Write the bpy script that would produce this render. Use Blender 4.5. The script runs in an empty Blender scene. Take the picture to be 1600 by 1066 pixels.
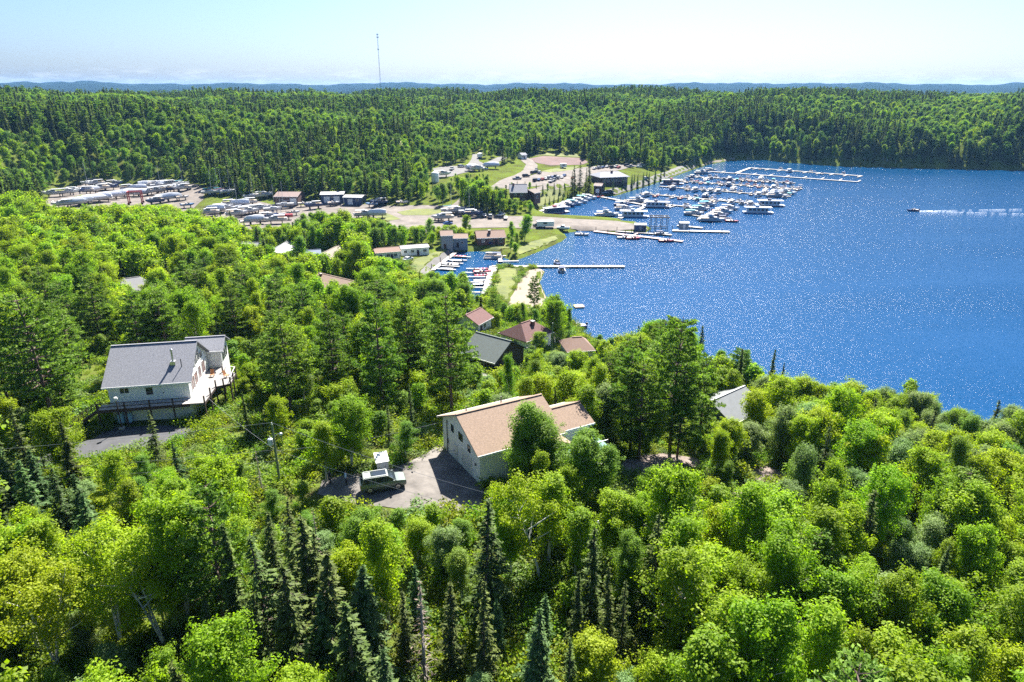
import bpy, bmesh, math, random
import numpy as np
from mathutils import Vector, Matrix
random.seed(7); rng = np.random.default_rng(11)
R = math.radians
scene = bpy.context.scene
COL = scene.collection

# ------------------------------------------------------------------ camera, sky, sun, exposure
CAM_Z, F, PITCH = 60.0, 1067.0, R(20.36)
cam_d = bpy.data.cameras.new('camera'); cam = bpy.data.objects.new('camera', cam_d); COL.objects.link(cam)
cam_d.sensor_width = 36; cam_d.lens = F / 1600 * 36; cam_d.clip_start = 0.5; cam_d.clip_end = 30000
cam.location = (0, 0, CAM_Z); cam.rotation_euler = (R(90) - PITCH, 0, 0)
scene.camera = cam
SUN_EL, SUN_AZ = R(48), R(13)          # azimuth measured from +Y towards +X
world = bpy.data.worlds.new('World'); scene.world = world; world.use_nodes = True
wn = world.node_tree; wn.nodes.clear()
sky = wn.nodes.new('ShaderNodeTexSky'); sky.sky_type = 'NISHITA'; sky.sun_disc = False
sky.sun_elevation = SUN_EL; sky.sun_rotation = SUN_AZ; sky.altitude = 300
sky.air_density = 0.85; sky.dust_density = 2.2; sky.ozone_density = 10.0
bg = wn.nodes.new('ShaderNodeBackground'); bg.inputs['Strength'].default_value = 0.05
wo = wn.nodes.new('ShaderNodeOutputWorld')
# a bank of small far clouds low over the whole horizon
tc = wn.nodes.new('ShaderNodeTexCoord'); mp = wn.nodes.new('ShaderNodeMapping'); mp.inputs['Scale'].default_value = (12, 12, 70)
cn = wn.nodes.new('ShaderNodeTexNoise'); cn.inputs['Scale'].default_value = 2.2; cn.inputs['Detail'].default_value = 8; cn.inputs['Roughness'].default_value = 0.6
cr = wn.nodes.new('ShaderNodeMapRange'); cr.inputs[1].default_value = 0.47; cr.inputs[2].default_value = 0.66
sx = wn.nodes.new('ShaderNodeSeparateXYZ'); band = wn.nodes.new('ShaderNodeFloatCurve')
bc = band.mapping.curves[0]; bc.points[0].location = (0, 0.15); bc.points[1].location = (1, 0.0)
for q in ((0.012, .22), (0.022, 0.05), (0.04, 0.0), (0.3, 0.0)): bc.points.new(*q)
band.mapping.update()
mu = wn.nodes.new('ShaderNodeMath'); mu.operation = 'MULTIPLY'
mx = wn.nodes.new('ShaderNodeMix'); mx.data_type = 'RGBA'; mx.inputs[7].default_value = (7.6, 8.0, 8.6, 1)
L = wn.links.new
L(tc.outputs['Generated'], mp.inputs[0]); L(mp.outputs[0], cn.inputs['Vector']); L(cn.outputs[0], cr.inputs[0])
L(tc.outputs['Generated'], sx.inputs[0]); L(sx.outputs[2], band.inputs['Value']); L(cr.outputs[0], mu.inputs[0]); L(band.outputs[0], mu.inputs[1])
L(mu.outputs[0], mx.inputs[0]); L(sky.outputs[0], mx.inputs[6]); L(mx.outputs[2], bg.inputs[0]); L(bg.outputs[0], wo.inputs[0])
sun_dir = Vector((math.sin(SUN_AZ) * math.cos(SUN_EL), math.cos(SUN_AZ) * math.cos(SUN_EL), math.sin(SUN_EL)))
sl = bpy.data.lights.new('sun', 'SUN'); sl.energy = 5.0; sl.angle = R(0.53); sl.color = (1.0, 0.95, 0.86)
so = bpy.data.objects.new('sun', sl); COL.objects.link(so); so.rotation_euler = sun_dir.to_track_quat('Z', 'Y').to_euler()
so.location = (60, 40, 150)
scene.view_settings.view_transform = 'Standard'; scene.view_settings.look = 'None'
scene.view_settings.exposure = 1.95; scene.view_settings.gamma = 1.0; scene.view_settings.use_curve_mapping = False
cy = scene.cycles
cy.max_bounces = 7; cy.diffuse_bounces = 4; cy.glossy_bounces = 3; cy.transmission_bounces = 5; cy.transparent_max_bounces = 6; cy.volume_bounces = 0
cy.use_denoising = False; cy.sample_clamp_direct = 4.0; cy.sample_clamp_indirect = 1.5; cy.caustics_reflective = False; cy.caustics_refractive = False

# ------------------------------------------------------------------ pixels (1600 x 1066) <-> world
cp, sp = math.cos(PITCH), math.sin(PITCH)
def ray(px, py):
    u, v = (px - 800) / F, (py - 533) / F
    return np.array([u, cp - v * sp, -sp - v * cp])
def at(px, py, z):
    d = ray(px, py); t = (z - CAM_Z) / d[2]
    return Vector((d[0] * t, d[1] * t, z))
def proj(x, y, z):
    H = CAM_Z - z; dep = y * cp + H * sp
    dep = np.maximum(dep, 1e-3)
    return 800 + F * x / dep, 533 + F * (H * cp - y * sp) / dep, dep

# ------------------------------------------------------------------ terrain height field
SHORE_PX = [(1600,705),(1500,672),(1400,652),(1300,640),(1200,628),(1120,602),(1050,577),(960,557),(932,545),(905,520),(880,505),
 (856,470),(843,442),(851,424),(838,420),(815,418),(790,418),(777,419),(770,432),(763,455),(750,487),(716,484),(694,448),(676,423),
 (690,410),(711,394),(745,392),(780,393),(790,404),(803,408),(822,401),(850,390),(876,378),(886,370),(878,364),(905,361),(960,363),(1008,365),
 (1018,357),(1000,349),(960,343),(900,341),(858,339),(842,334),(862,322),(885,312),(915,304),(936,307),(962,306),(1010,291),(1060,273),(1086,264),
 (1108,257),(1140,251),(1190,249),(1222,253),(1300,259),(1400,262),(1600,266)]
shore = [(p.x, p.y) for p in (at(a, b, 0) for a, b in SHORE_PX)]
p_far, p_near = shore[-1], shore[0]
shore += [(900, 560), (2600, 700), (2600, 20), (260, 20), (130, 62)]
SH = np.array(shore)
def poly_sd(X, Y, P):            # signed distance, negative inside
    P = np.asarray(P, float); Q = np.roll(P, -1, 0)
    best = np.full(X.shape, 1e18); ins = np.zeros(X.shape, bool)
    for (ax, ay), (bx, by) in zip(P, Q):
        dx, dy = bx - ax, by - ay; l2 = dx * dx + dy * dy + 1e-12
        t = np.clip(((X - ax) * dx + (Y - ay) * dy) / l2, 0, 1)
        best = np.minimum(best, (X - ax - t * dx) ** 2 + (Y - ay - t * dy) ** 2)
        c = (ay > Y) != (by > Y)
        with np.errstate(divide='ignore', invalid='ignore'):
            xi = (bx - ax) * (Y - ay) / (by - ay if by != ay else 1e-12) + ax
        ins ^= c & (X < xi)
    d = np.sqrt(best)
    return np.where(ins, -d, d)
CTRL_PX = [(600,760,19),(700,775,19),(640,715,19),(740,770,19),(750,740,19),(830,720,18.5),(690,690,18.6),(560,745,18.8),
 (200,690,16),(120,705,15.8),(300,668,16),(240,640,15.6),(170,600,15.5),(330,640,14.5),(480,690,17.5),(420,750,17.6),
 (850,690,17),(640,640,16),(400,600,14.5),(60,560,14.5),(500,560,12.5),(680,560,11.5),(780,600,12),(300,470,10),
 (780,575,10),(820,540,6),(900,555,4),(740,500,6.5),(830,500,3),(960,590,7),(1040,660,12.5),(1000,720,16),
 (200,455,9.5),(540,450,6),(650,428,2.4),(400,400,5),(100,400,8),(20,450,11),(20,340,8),(620,400,2.5),(480,400,4.2),
 (600,900,17.5),(600,1060,16.5),(200,900,15.5),(200,1060,15.5),(1000,900,16.5),(1000,1060,16),(1300,900,12.5),(1400,1060,13),
 (1550,880,8),(1590,780,4),(1200,745,13.5),(1230,720,12.2),(1400,740,6),(1140,660,7),(1500,720,2.6),(1300,690,5),
 (100,330,4.5),(200,330,4),(300,330,3.5),(400,345,3),(500,345,2.6),(600,350,2.2),(700,350,2),(800,350,1.7),(950,352,1.5),
 (100,300,5),(200,292,5),(290,292,5),(440,320,4),(540,318,4),(640,320,4),(721,310,6),(715,385,1.6),(760,386,1.4),(690,400,1.8),(820,440,1.2),(800,470,1.6),(788,430,1.0),
 (830,385,1.3),(800,400,1),(780,290,9),(820,310,6),(860,325,3),(860,280,8.5),(900,295,4.5),(940,290,3.6),(950,280,5),(1000,275,4),(1040,268,2),(1080,261,1.6),(960,300,2),
 (825,255,11),(870,250,11.5),(740,255,13),(690,270,12),(620,222,20),(590,210,24),(1120,250,2),(1000,255,8),(700,230,19)]
ctrl = [at(a, b, z) for a, b, z in CTRL_PX]
C = [(p.x, p.y, p.z) for p in ctrl]
def polar(az, r, z): C.append((math.sin(R(az)) * r, math.cos(R(az)) * r, z))
for az in (-70, -55): 
    for r, z in ((60, 15), (120, 14), (200, 12), (330, 9), (420, 12)): polar(az, r, z)
for az in (-70, -50, 70): polar(az, 15, 16)
for az in (0, -25, 25): polar(az, 14, 16)
polar(50, 60, 9); polar(70, 60, 6); polar(60, 100, 1)
for az, a, b in ((-70,14,30),(-55,14,30),(-40,12,34),(-32,9,33),(-25,10,32),(-18,11,31),(-10,12,33)):
    polar(az, 420, a); polar(az, 520, b)
for az, z6, z8, z10, z13 in ((-70,36,46,50,36),(-50,36,46,50,36),(-40,36,46,50.5,36),(-30,35,45,51,36),(-20,33,43,49,36),(-12,31,42,49,36),(-5,28,41,48.5,36),(2,25,41,50,36),(10,27,42,51,36),(18,22,42,50,36),(26,17,41,49,36),(34,14,38,47,36),(42,12,36,46,36),(55,12,36,46,36),(70,12,36,46,36)):
    polar(az, 620, z6 - 2); polar(az, 780, z8 - 6); polar(az, 950, z10 - 8.5); polar(az, 1300, z13)
for az in range(-70, 71, 10):
    polar(az, 2200, 20); polar(az, 4200, 40); polar(az, 6500, 92 + 7 * math.sin(az * .35) + 3 * math.sin(az)); polar(az, 9500, 40)
C = np.array(C)
def warp(X, Y):
    r = np.hypot(X, Y) + 1e-6
    return np.stack([np.arctan2(X, Y) * 1.6, np.log(r)], -1)
CW = warp(C[:, 0], C[:, 1])
K = np.linalg.norm(CW[:, None] - CW[None], axis=-1) + np.eye(len(C)) * -0.012
A = np.block([[K, np.ones((len(C), 1))], [np.ones((1, len(C))), np.zeros((1, 1))]])
WGT = np.linalg.solve(A, np.append(C[:, 2], 0))
FLATS = []                         # (polygon xy, blend) smooth places without bumps
def height(X, Y):
    X = np.atleast_1d(np.asarray(X, float)); Y = np.atleast_1d(np.asarray(Y, float))
    s = X.shape; x, y = X.ravel(), Y.ravel(); out = np.empty(x.shape)
    for i in range(0, len(x), 40000):
        a, b = x[i:i+40000], y[i:i+40000]; w = warp(a, b)
        z = np.linalg.norm(w[:, None] - CW[None], axis=-1) @ WGT[:-1] + WGT[-1]
        r = np.hypot(a, b)
        far = np.clip((r - 430) / 200, 0, 1)
        z = z + far * (4.2 * np.sin(a * .021 + 1) * np.sin(b * .017) + 1.6 * np.sin(a * .052 + b * .03)) * np.clip((z - 4) / 15, 0, 1)
        vf = np.clip((r - 2500) / 2000, 0, 1)
        z = z + vf * (6 * np.sin(np.arctan2(a, b) * 31) + 4 * np.sin(np.arctan2(a, b) * 83 + 1) + 2.5 * np.sin(np.arctan2(a, b) * 211 + r * .002))
        d = poly_sd(a, b, SH)
        z = np.where(d < 0, np.maximum(-4, -0.15 + d * 0.22), np.minimum(np.maximum(z, 0.7), 0.05 + d * 0.75))
        out[i:i+40000] = z
    return out.reshape(s)
def hgt(x, y): return float(height([x], [y])[0])
TS = np.concatenate([np.geomspace(18, 1500, 560)])
def hit(px, py, dz=0.0):
    """point of the ray through a pixel that is dz above the ground; returns ground point below it"""
    d = ray(px, py); t = TS
    g = (CAM_Z + d[2] * t) - height(d[0] * t, d[1] * t) - dz
    k = np.argmax(g < 0)
    if g[k] >= 0: k = len(t) - 1
    t0, t1 = t[max(k - 1, 0)], t[k]
    for _ in range(11):
        m = (t0 + t1) / 2
        if CAM_Z + d[2] * m - hgt(d[0] * m, d[1] * m) - dz < 0: t1 = m
        else: t0 = m
    return Vector((d[0] * t1, d[1] * t1, CAM_Z + d[2] * t1 - dz))

# ------------------------------------------------------------------ materials
def nt_of(name):
    m = bpy.data.materials.new(name); m.use_nodes = True
    n = m.node_tree; n.nodes.clear()
    return m, n, n.nodes.new('ShaderNodeOutputMaterial')
MATS = {}
def mat(name, c, rough=0.7, var=0.12, scale=3.0, metal=0.0, bump=0.0, c2=None, coords='Object', spec=0.5, stretch=None):
    """principled surface whose colour wanders between two tones with a noise"""
    if name in MATS: return MATS[name]
    m, n, o = nt_of(name); l = n.links.new
    b = n.nodes.new('ShaderNodeBsdfPrincipled'); b.inputs['Roughness'].default_value = rough; b.inputs['Metallic'].default_value = metal
    b.inputs['Specular IOR Level'].default_value = spec
    t = n.nodes.new('ShaderNodeTexCoord'); ns = n.nodes.new('ShaderNodeTexNoise'); ns.inputs['Scale'].default_value = scale; ns.inputs['Detail'].default_value = 6
    ns.inputs['Roughness'].default_value = 0.65
    src = t.outputs[coords]
    if stretch:
        mpn = n.nodes.new('ShaderNodeMapping'); mpn.inputs['Scale'].default_value = stretch; l(src, mpn.inputs[0]); src = mpn.outputs[0]
    l(src, ns.inputs['Vector'])
    r = n.nodes.new('ShaderNodeMapRange'); r.inputs[1].default_value = 0.3; r.inputs[2].default_value = 0.7; l(ns.outputs[0], r.inputs[0])
    mxx = n.nodes.new('ShaderNodeMix'); mxx.data_type = 'RGBA'
    lo = tuple(x * (1 - var) for x in c); hi = tuple(min(1, x * (1 + var)) for x in c) if c2 is None else c2
    mxx.inputs[6].default_value = (*lo, 1); mxx.inputs[7].default_value = (*hi, 1)
    l(r.outputs[0], mxx.inputs[0]); l(mxx.outputs[2], b.inputs['Base Color'])
    if bump:
        bp = n.nodes.new('ShaderNodeBump'); bp.inputs['Strength'].default_value = bump; bp.inputs['Distance'].default_value = 0.05
        n2 = n.nodes.new('ShaderNodeTexNoise'); n2.inputs['Scale'].default_value = scale * 6; l(src, n2.inputs['Vector'])
        l(n2.outputs[0], bp.inputs['Height']); l(bp.outputs[0], b.inputs['Normal'])
    l(b.outputs[0], o.inputs[0]); MATS[name] = m; return m
def leafmat(name, dark, light, trans=0.4, hue=0.02, val=0.22, gloss=0.012):
    m, n, o = nt_of(name); l = n.links.new
    a = n.nodes.new('ShaderNodeAttribute'); a.attribute_name = 'tint'
    oi = n.nodes.new('ShaderNodeObjectInfo')
    mxx = n.nodes.new('ShaderNodeMix'); mxx.data_type = 'RGBA'; mxx.inputs[6].default_value = (*dark, 1); mxx.inputs[7].default_value = (*light, 1)
    l(a.outputs['Fac'], mxx.inputs[0])
    hs = n.nodes.new('ShaderNodeHueSaturation'); l(mxx.outputs[2], hs.inputs['Color'])
    def rr(lo, hi, src):
        q = n.nodes.new('ShaderNodeMapRange'); q.inputs[3].default_value = lo; q.inputs[4].default_value = hi; l(src, q.inputs[0]); return q.outputs[0]
    ml = n.nodes.new('ShaderNodeMath'); ml.operation = 'MULTIPLY'; ml.inputs[1].default_value = 7.31; l(oi.outputs['Random'], ml.inputs[0])
    fr = n.nodes.new('ShaderNodeMath'); fr.operation = 'FRACT'; l(ml.outputs[0], fr.inputs[0])
    l(rr(0.5 - hue, 0.5 + hue, oi.outputs['Random']), hs.inputs['Hue']); l(rr(1 - val, 1 + val, fr.outputs[0]), hs.inputs['Value'])
    d = n.nodes.new('ShaderNodeBsdfDiffuse'); tr = n.nodes.new('ShaderNodeBsdfTranslucent'); gl = n.nodes.new('ShaderNodeBsdfGlossy'); gl.inputs['Roughness'].default_value = 0.6
    gl.inputs['Color'].default_value = (0.8, 0.8, 0.8, 1)
    ty = n.nodes.new('ShaderNodeMix'); ty.data_type = 'RGBA'; ty.blend_type = 'MULTIPLY'; ty.inputs[0].default_value = 1; ty.inputs[7].default_value = (1.12, 1.2, 0.5, 1)
    l(hs.outputs[0], ty.inputs[6])
    m1 = n.nodes.new('ShaderNodeMixShader'); m1.inputs[0].default_value = trans; m2 = n.nodes.new('ShaderNodeMixShader'); m2.inputs[0].default_value = gloss
    l(hs.outputs[0], d.inputs[0]); l(ty.outputs[2], tr.inputs[0]); l(d.outputs[0], m1.inputs[1]); l(tr.outputs[0], m1.inputs[2])
    l(m1.outputs[0], m2.inputs[1]); l(gl.outputs[0], m2.inputs[2]); l(m2.outputs[0], o.inputs[0])
    return m
def glassmat():
    m, n, o = nt_of('window_glass'); b = n.nodes.new('ShaderNodeBsdfPrincipled')
    b.inputs['Base Color'].default_value = (0.02, 0.028, 0.035, 1); b.inputs['Roughness'].default_value = 0.04; n.links.new(b.outputs[0], o.inputs[0]); return m
M_GLASS = glassmat()
def solid(name, c, rough=.6, **k): return mat(name, c, rough, **k)

# ------------------------------------------------------------------ mesh helpers
class MB:
    def __init__(s): s.v = []; s.f = []; s.m = []
    def add(s, vs, fs, mi=0):
        o = len(s.v); s.v += [tuple(p) for p in vs]; s.f += [tuple(i + o for i in q) for q in fs]; s.m += [mi] * len(fs); return s
    def box(s, x0, x1, y0, y1, z0, z1, mi=0):
        return s.add([(x0,y0,z0),(x1,y0,z0),(x1,y1,z0),(x0,y1,z0),(x0,y0,z1),(x1,y0,z1),(x1,y1,z1),(x0,y1,z1)],
                     [(0,3,2,1),(4,5,6,7),(0,1,5,4),(1,2,6,5),(2,3,7,6),(3,0,4,7)], mi)
    def bar(s, p, q, w, h=None, mi=0, up=(0,0,1)):
        p, q = Vector(p), Vector(q); h = h or w; d = (q - p).normalized(); u = Vector(up)
        if abs(d.dot(u)) > .98: u = Vector((0,1,0))
        a = d.cross(u).normalized() * w / 2; b = a.cross(d).normalized() * h / 2
        return s.add([p-a-b,p+a-b,p+a+b,p-a+b,q-a-b,q+a-b,q+a+b,q-a+b],[(0,1,2,3),(7,6,5,4),(0,4,5,1),(1,5,6,2),(2,6,7,3),(3,7,4,0)], mi)
    def tube(s, pts, rad, n=6, mi=0, cap=True):
        pts = [Vector(p) for p in pts]; rad = [rad] * len(pts) if not hasattr(rad, '__len__') else rad
        vs = []; fs = []
        for i, p in enumerate(pts):
            d = (pts[min(i+1,len(pts)-1)] - pts[max(i-1,0)]).normalized()
            u = Vector((1,0,0)) if abs(d.x) < .9 else Vector((0,1,0))
            a = d.cross(u).normalized(); b = d.cross(a)
            vs += [p + (a * math.cos(2*math.pi*k/n) + b * math.sin(2*math.pi*k/n)) * rad[i] for k in range(n)]
        for i in range(len(pts)-1):
            for k in range(n): fs.append((i*n+k, i*n+(k+1)%n, (i+1)*n+(k+1)%n, (i+1)*n+k))
        if cap: fs.append(tuple(range(n))[::-1]); fs.append(tuple((len(pts)-1)*n+k for k in range(n)))
        return s.add(vs, fs, mi)
    def lathe(s, prof, n=12, c=(0,0,0), mi=0):
        vs = []; fs = []
        for r, z in prof: vs += [(c[0]+r*math.cos(2*math.pi*k/n), c[1]+r*math.sin(2*math.pi*k/n), c[2]+z) for k in range(n)]
        for i in range(len(prof)-1):
            for k in range(n): fs.append((i*n+k, i*n+(k+1)%n, (i+1)*n+(k+1)%n, (i+1)*n+k))
        fs.append(tuple(range(n))[::-1]); fs.append(tuple((len(prof)-1)*n+k for k in range(n)))
        return s.add(vs, fs, mi)
    def prism(s, poly, a0, a1, axis='y', mi=0):
        """2-D outline pushed along an axis: axis y takes (x,z), x takes (y,z), z takes (x,y)"""
        f = {'y': lambda p, a: (p[0], a, p[1]), 'x': lambda p, a: (a, p[0], p[1]), 'z': lambda p, a: (p[0], p[1], a)}[axis]
        n = len(poly); vs = [f(p, a0) for p in poly] + [f(p, a1) for p in poly]
        return s.add(vs, [tuple(range(n)), tuple(range(n, 2*n))[::-1]] + [(i, i+n, (i+1)%n+n, (i+1)%n) for i in range(n)], mi)
    def loft(s, rings, mi=0, cap=True):
        n = len(rings[0]); vs = [p for r in rings for p in r]; fs = []
        for i in range(len(rings)-1):
            for k in range(n): fs.append((i*n+k, i*n+(k+1)%n, (i+1)*n+(k+1)%n, (i+1)*n+k))
        if cap: fs.append(tuple(range(n))[::-1]); fs.append(tuple((len(rings)-1)*n+k for k in range(n)))
        return s.add(vs, fs, mi)
    def mesh(s, name, mats, smooth=False, bevel=0):
        me = bpy.data.meshes.new(name); me.from_pydata(s.v, [], s.f)
        mats = mats if isinstance(mats, (list, tuple)) else [mats]
        for q in mats: me.materials.append(q)
        me.polygons.foreach_set('material_index', s.m)
        bm = bmesh.new(); bm.from_mesh(me); bmesh.ops.recalc_face_normals(bm, faces=bm.faces)
        if bevel: bmesh.ops.bevel(bm, geom=list(bm.edges), offset=bevel, segments=2, affect='EDGES', profile=0.6, clamp_overlap=True)
        bm.to_mesh(me); bm.free()
        if smooth:
            me.polygons.foreach_set('use_smooth', [True] * len(me.polygons))
            me.set_sharp_from_angle(angle=R(38))
        me.update(); return me
    def build(s, name, mats, parent=None, smooth=False, bevel=0, loc=None, rz=0):
        o = bpy.data.objects.new(name, s.mesh(name, mats, smooth, bevel)); COL.objects.link(o)
        if parent: o.parent = parent
        if loc is not None: o.location = loc
        if rz: o.rotation_euler = (0, 0, rz)
        return o
def tag(o, label=None, cat=None, group=None, kind=None):
    if label: o['label'] = label
    if cat: o['category'] = cat
    if group: o['group'] = group
    if kind: o['kind'] = kind
    return o
def empty(name, loc, rz=0, label=None, cat=None, group=None):
    o = bpy.data.objects.new(name, None); COL.objects.link(o); o.location = loc; o.rotation_euler = (0, 0, rz); o.empty_display_size = .3
    return tag(o, label, cat, group)
KIDS = {}
def copy_tree(o, loc=None, rot=None, scl=None, label=None, group=None, parent=None):
    c = o.copy(); COL.objects.link(c); c.parent = parent
    k = KIDS.get(o.name)
    if k is None: k = KIDS[o.name] = list(o.children)
    for ch in k: copy_tree(ch, parent=c)
    if loc is not None: c.location = loc
    if rot is not None: c.rotation_euler = rot
    if scl is not None: c.scale = scl
    if label: c['label'] = label
    if group: c['group'] = group
    return c
def drop(o):
    for ch in list(o.children): drop(ch)
    bpy.data.objects.remove(o)
ORD = ['nearest','second nearest','third nearest','fourth nearest','fifth nearest','sixth nearest','seventh nearest','eighth nearest','ninth nearest','tenth nearest']
NTH = ['first','second','third','fourth','fifth','sixth','seventh','eighth','ninth','tenth','eleventh','twelfth','thirteenth','fourteenth','fifteenth','sixteenth','seventeenth','eighteenth','nineteenth','twentieth']
NTH += [t_ + '-' + NTH[i] for t_ in ('twenty', 'thirty', 'forty') for i in range(9)]

# ------------------------------------------------------------------ ground
def make_ground():
    na, nr = 460, 460
    az = np.concatenate([np.linspace(-75, -42, 50, endpoint=False), np.linspace(-42, 42, na - 100), np.linspace(42, 75, 51)[1:]])
    rr = np.geomspace(9, 9500, nr); na = len(az)
    Az, Rr = np.meshgrid(np.radians(az), rr)
    X, Y = np.sin(Az) * Rr, np.cos(Az) * Rr; Z = height(X, Y)
    V = np.stack([X, Y, Z], -1).reshape(-1, 3)
    i = np.arange(nr - 1)[:, None] * na + np.arange(na - 1)[None]
    Fc = np.stack([i, i + 1, i + na + 1, i + na], -1).reshape(-1, 4)
    kf = int(np.searchsorted(rr, 1200)); cutf = (kf - 1) * (na - 1)
    me2 = bpy.data.meshes.new('hills'); fill_mesh(me2, V[(kf - 1) * na:], Fc[cutf:] - (kf - 1) * na); o2 = bpy.data.objects.new('hills', me2); COL.objects.link(o2); tag(o2, kind='structure')
    me2.materials.append(mat('distant_forest', (.009, .018, .012), .95, .4, .004, spec=0.0)); V, Fc = V[:kf * na], Fc[:cutf]
    me = bpy.data.meshes.new('ground'); fill_mesh(me, V, Fc)
    o = bpy.data.objects.new('ground', me); COL.objects.link(o); tag(o, kind='structure')
    me.polygons.foreach_set('use_smooth', [True] * len(me.polygons))
    return o
def fill_mesh(me, V, Fc, tint=None, matidx=None):
    V = np.ascontiguousarray(V, np.float32); Fc = np.ascontiguousarray(Fc, np.int32); n, k = Fc.shape
    me.vertices.add(len(V)); me.vertices.foreach_set('co', V.ravel())
    me.loops.add(n * k); me.loops.foreach_set('vertex_index', Fc.ravel())
    me.polygons.add(n); me.polygons.foreach_set('loop_start', np.arange(n, dtype=np.int32) * k)
    if matidx is not None: me.polygons.foreach_set('material_index', np.ascontiguousarray(matidx, np.int32))
    me.update(calc_edges=True)
    if tint is not None:
        a = me.attributes.new('tint', 'FLOAT', 'POINT'); a.data.foreach_set('value', np.ascontiguousarray(tint, np.float32))
def ground_mat():
    m, n, o = nt_of('meadow_and_forest_floor'); l = n.links.new
    g = n.nodes.new('ShaderNodeTexCoord'); b = n.nodes.new('ShaderNodeBsdfPrincipled'); b.inputs['Roughness'].default_value = 0.95; b.inputs['Specular IOR Level'].default_value = 0.0
    def noise(sc, det=6):
        q = n.nodes.new('ShaderNodeTexNoise'); q.inputs['Scale'].default_value = sc; q.inputs['Detail'].default_value = det; q.inputs['Roughness'].default_value = .65; l(g.outputs['Object'], q.inputs['Vector']); return q.outputs[0]
    def ramp(src, pts):
        q = n.nodes.new('ShaderNodeValToRGB'); e = q.color_ramp.elements; e[0].position, e[0].color = pts[0][0], (*pts[0][1], 1); e[1].position, e[1].color = pts[1][0], (*pts[1][1], 1)
        for p, c in pts[2:]: k = e.new(p); k.color = (*c, 1)
        l(src, q.inputs[0]); return q.outputs[0]
    c1 = ramp(noise(0.09), [(0.36, (0.055, 0.045, 0.026)), (0.5, (0.10, 0.125, 0.025)), (0.66, (0.14, 0.19, 0.028))])
    c2 = ramp(noise(1.3), [(0.35, (0.09, 0.06, 0.035)), (0.52, (0.07, 0.11, 0.02)), (0.7, (0.17, 0.21, 0.035))])
    mxx = n.nodes.new('ShaderNodeMix'); mxx.data_type = 'RGBA'; mxx.inputs[0].default_value = .5; l(c1, mxx.inputs[6]); l(c2, mxx.inputs[7])
    l(mxx.outputs[2], b.inputs['Base Color'])
    bp = n.nodes.new('ShaderNodeBump'); bp.inputs['Strength'].default_value = .8; bp.inputs['Distance'].default_value = .35; l(noise(2.2, 8), bp.inputs['Height']); l(bp.outputs[0], b.inputs['Normal'])
    l(b.outputs[0], o.inputs[0]); return m
ground = make_ground(); ground.data.materials.append(ground_mat())

WR0, WR1, WB = .05, .08, .85
def water_mat():
    m, n, o = nt_of('lake_water'); l = n.links.new
    g = n.nodes.new('ShaderNodeTexCoord'); b = n.nodes.new('ShaderNodeBsdfPrincipled')
    b.inputs['Base Color'].default_value = (0.0002, 0.046, 0.138, 1); b.inputs['IOR'].default_value = 1.333
    mp1 = n.nodes.new('ShaderNodeMapping'); mp1.inputs['Rotation'].default_value = (0, 0, R(28)); mp1.inputs['Scale'].default_value = (1.0, 1.9, 1); l(g.outputs['Object'], mp1.inputs[0])
    mp2 = n.nodes.new('ShaderNodeMapping'); mp2.inputs['Rotation'].default_value = (0, 0, R(12)); mp2.inputs['Scale'].default_value = (.3, 1.6, 1); l(g.outputs['Object'], mp2.inputs[0])
    wnd = n.nodes.new('ShaderNodeTexNoise'); wnd.inputs['Scale'].default_value = .022; wnd.inputs['Detail'].default_value = 5; l(mp2.outputs[0], wnd.inputs['Vector'])   # gusts ruffle the lake unevenly
    def rng_(lo, hi):
        q = n.nodes.new('ShaderNodeMapRange'); q.inputs[1].default_value = .35; q.inputs[2].default_value = .65; q.inputs[3].default_value = lo; q.inputs[4].default_value = hi; l(wnd.outputs[0], q.inputs[0]); return q.outputs[0]
    l(rng_(WR0, WR1), b.inputs['Roughness']); prev = None
    for sc, dist, lo, hi in ((0.22, 0.8 * WB, .3, .5), (0.9, 0.34 * WB, .5, .8), (2.6, 0.17 * WB, .6, 1.0)):
        q = n.nodes.new('ShaderNodeTexNoise'); q.inputs['Scale'].default_value = sc; q.inputs['Detail'].default_value = 3; l(mp1.outputs[0], q.inputs['Vector'])
        bp = n.nodes.new('ShaderNodeBump'); bp.inputs['Distance'].default_value = dist; l(rng_(lo, hi), bp.inputs['Strength']); l(q.outputs[0], bp.inputs['Height'])
        if prev: l(prev, bp.inputs['Normal'])
        prev = bp.outputs[0]
    l(prev, b.inputs['Normal']); l(b.outputs[0], o.inputs[0]); return m
w = MB()
nx = 24
w.add([(-60, 20, 0), (2600, 20, 0), (2600, 900, 0), (-60, 900, 0)], [(0, 1, 2, 3)])
lake = w.build('lake_water', water_mat()); tag(lake, kind='structure')

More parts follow.
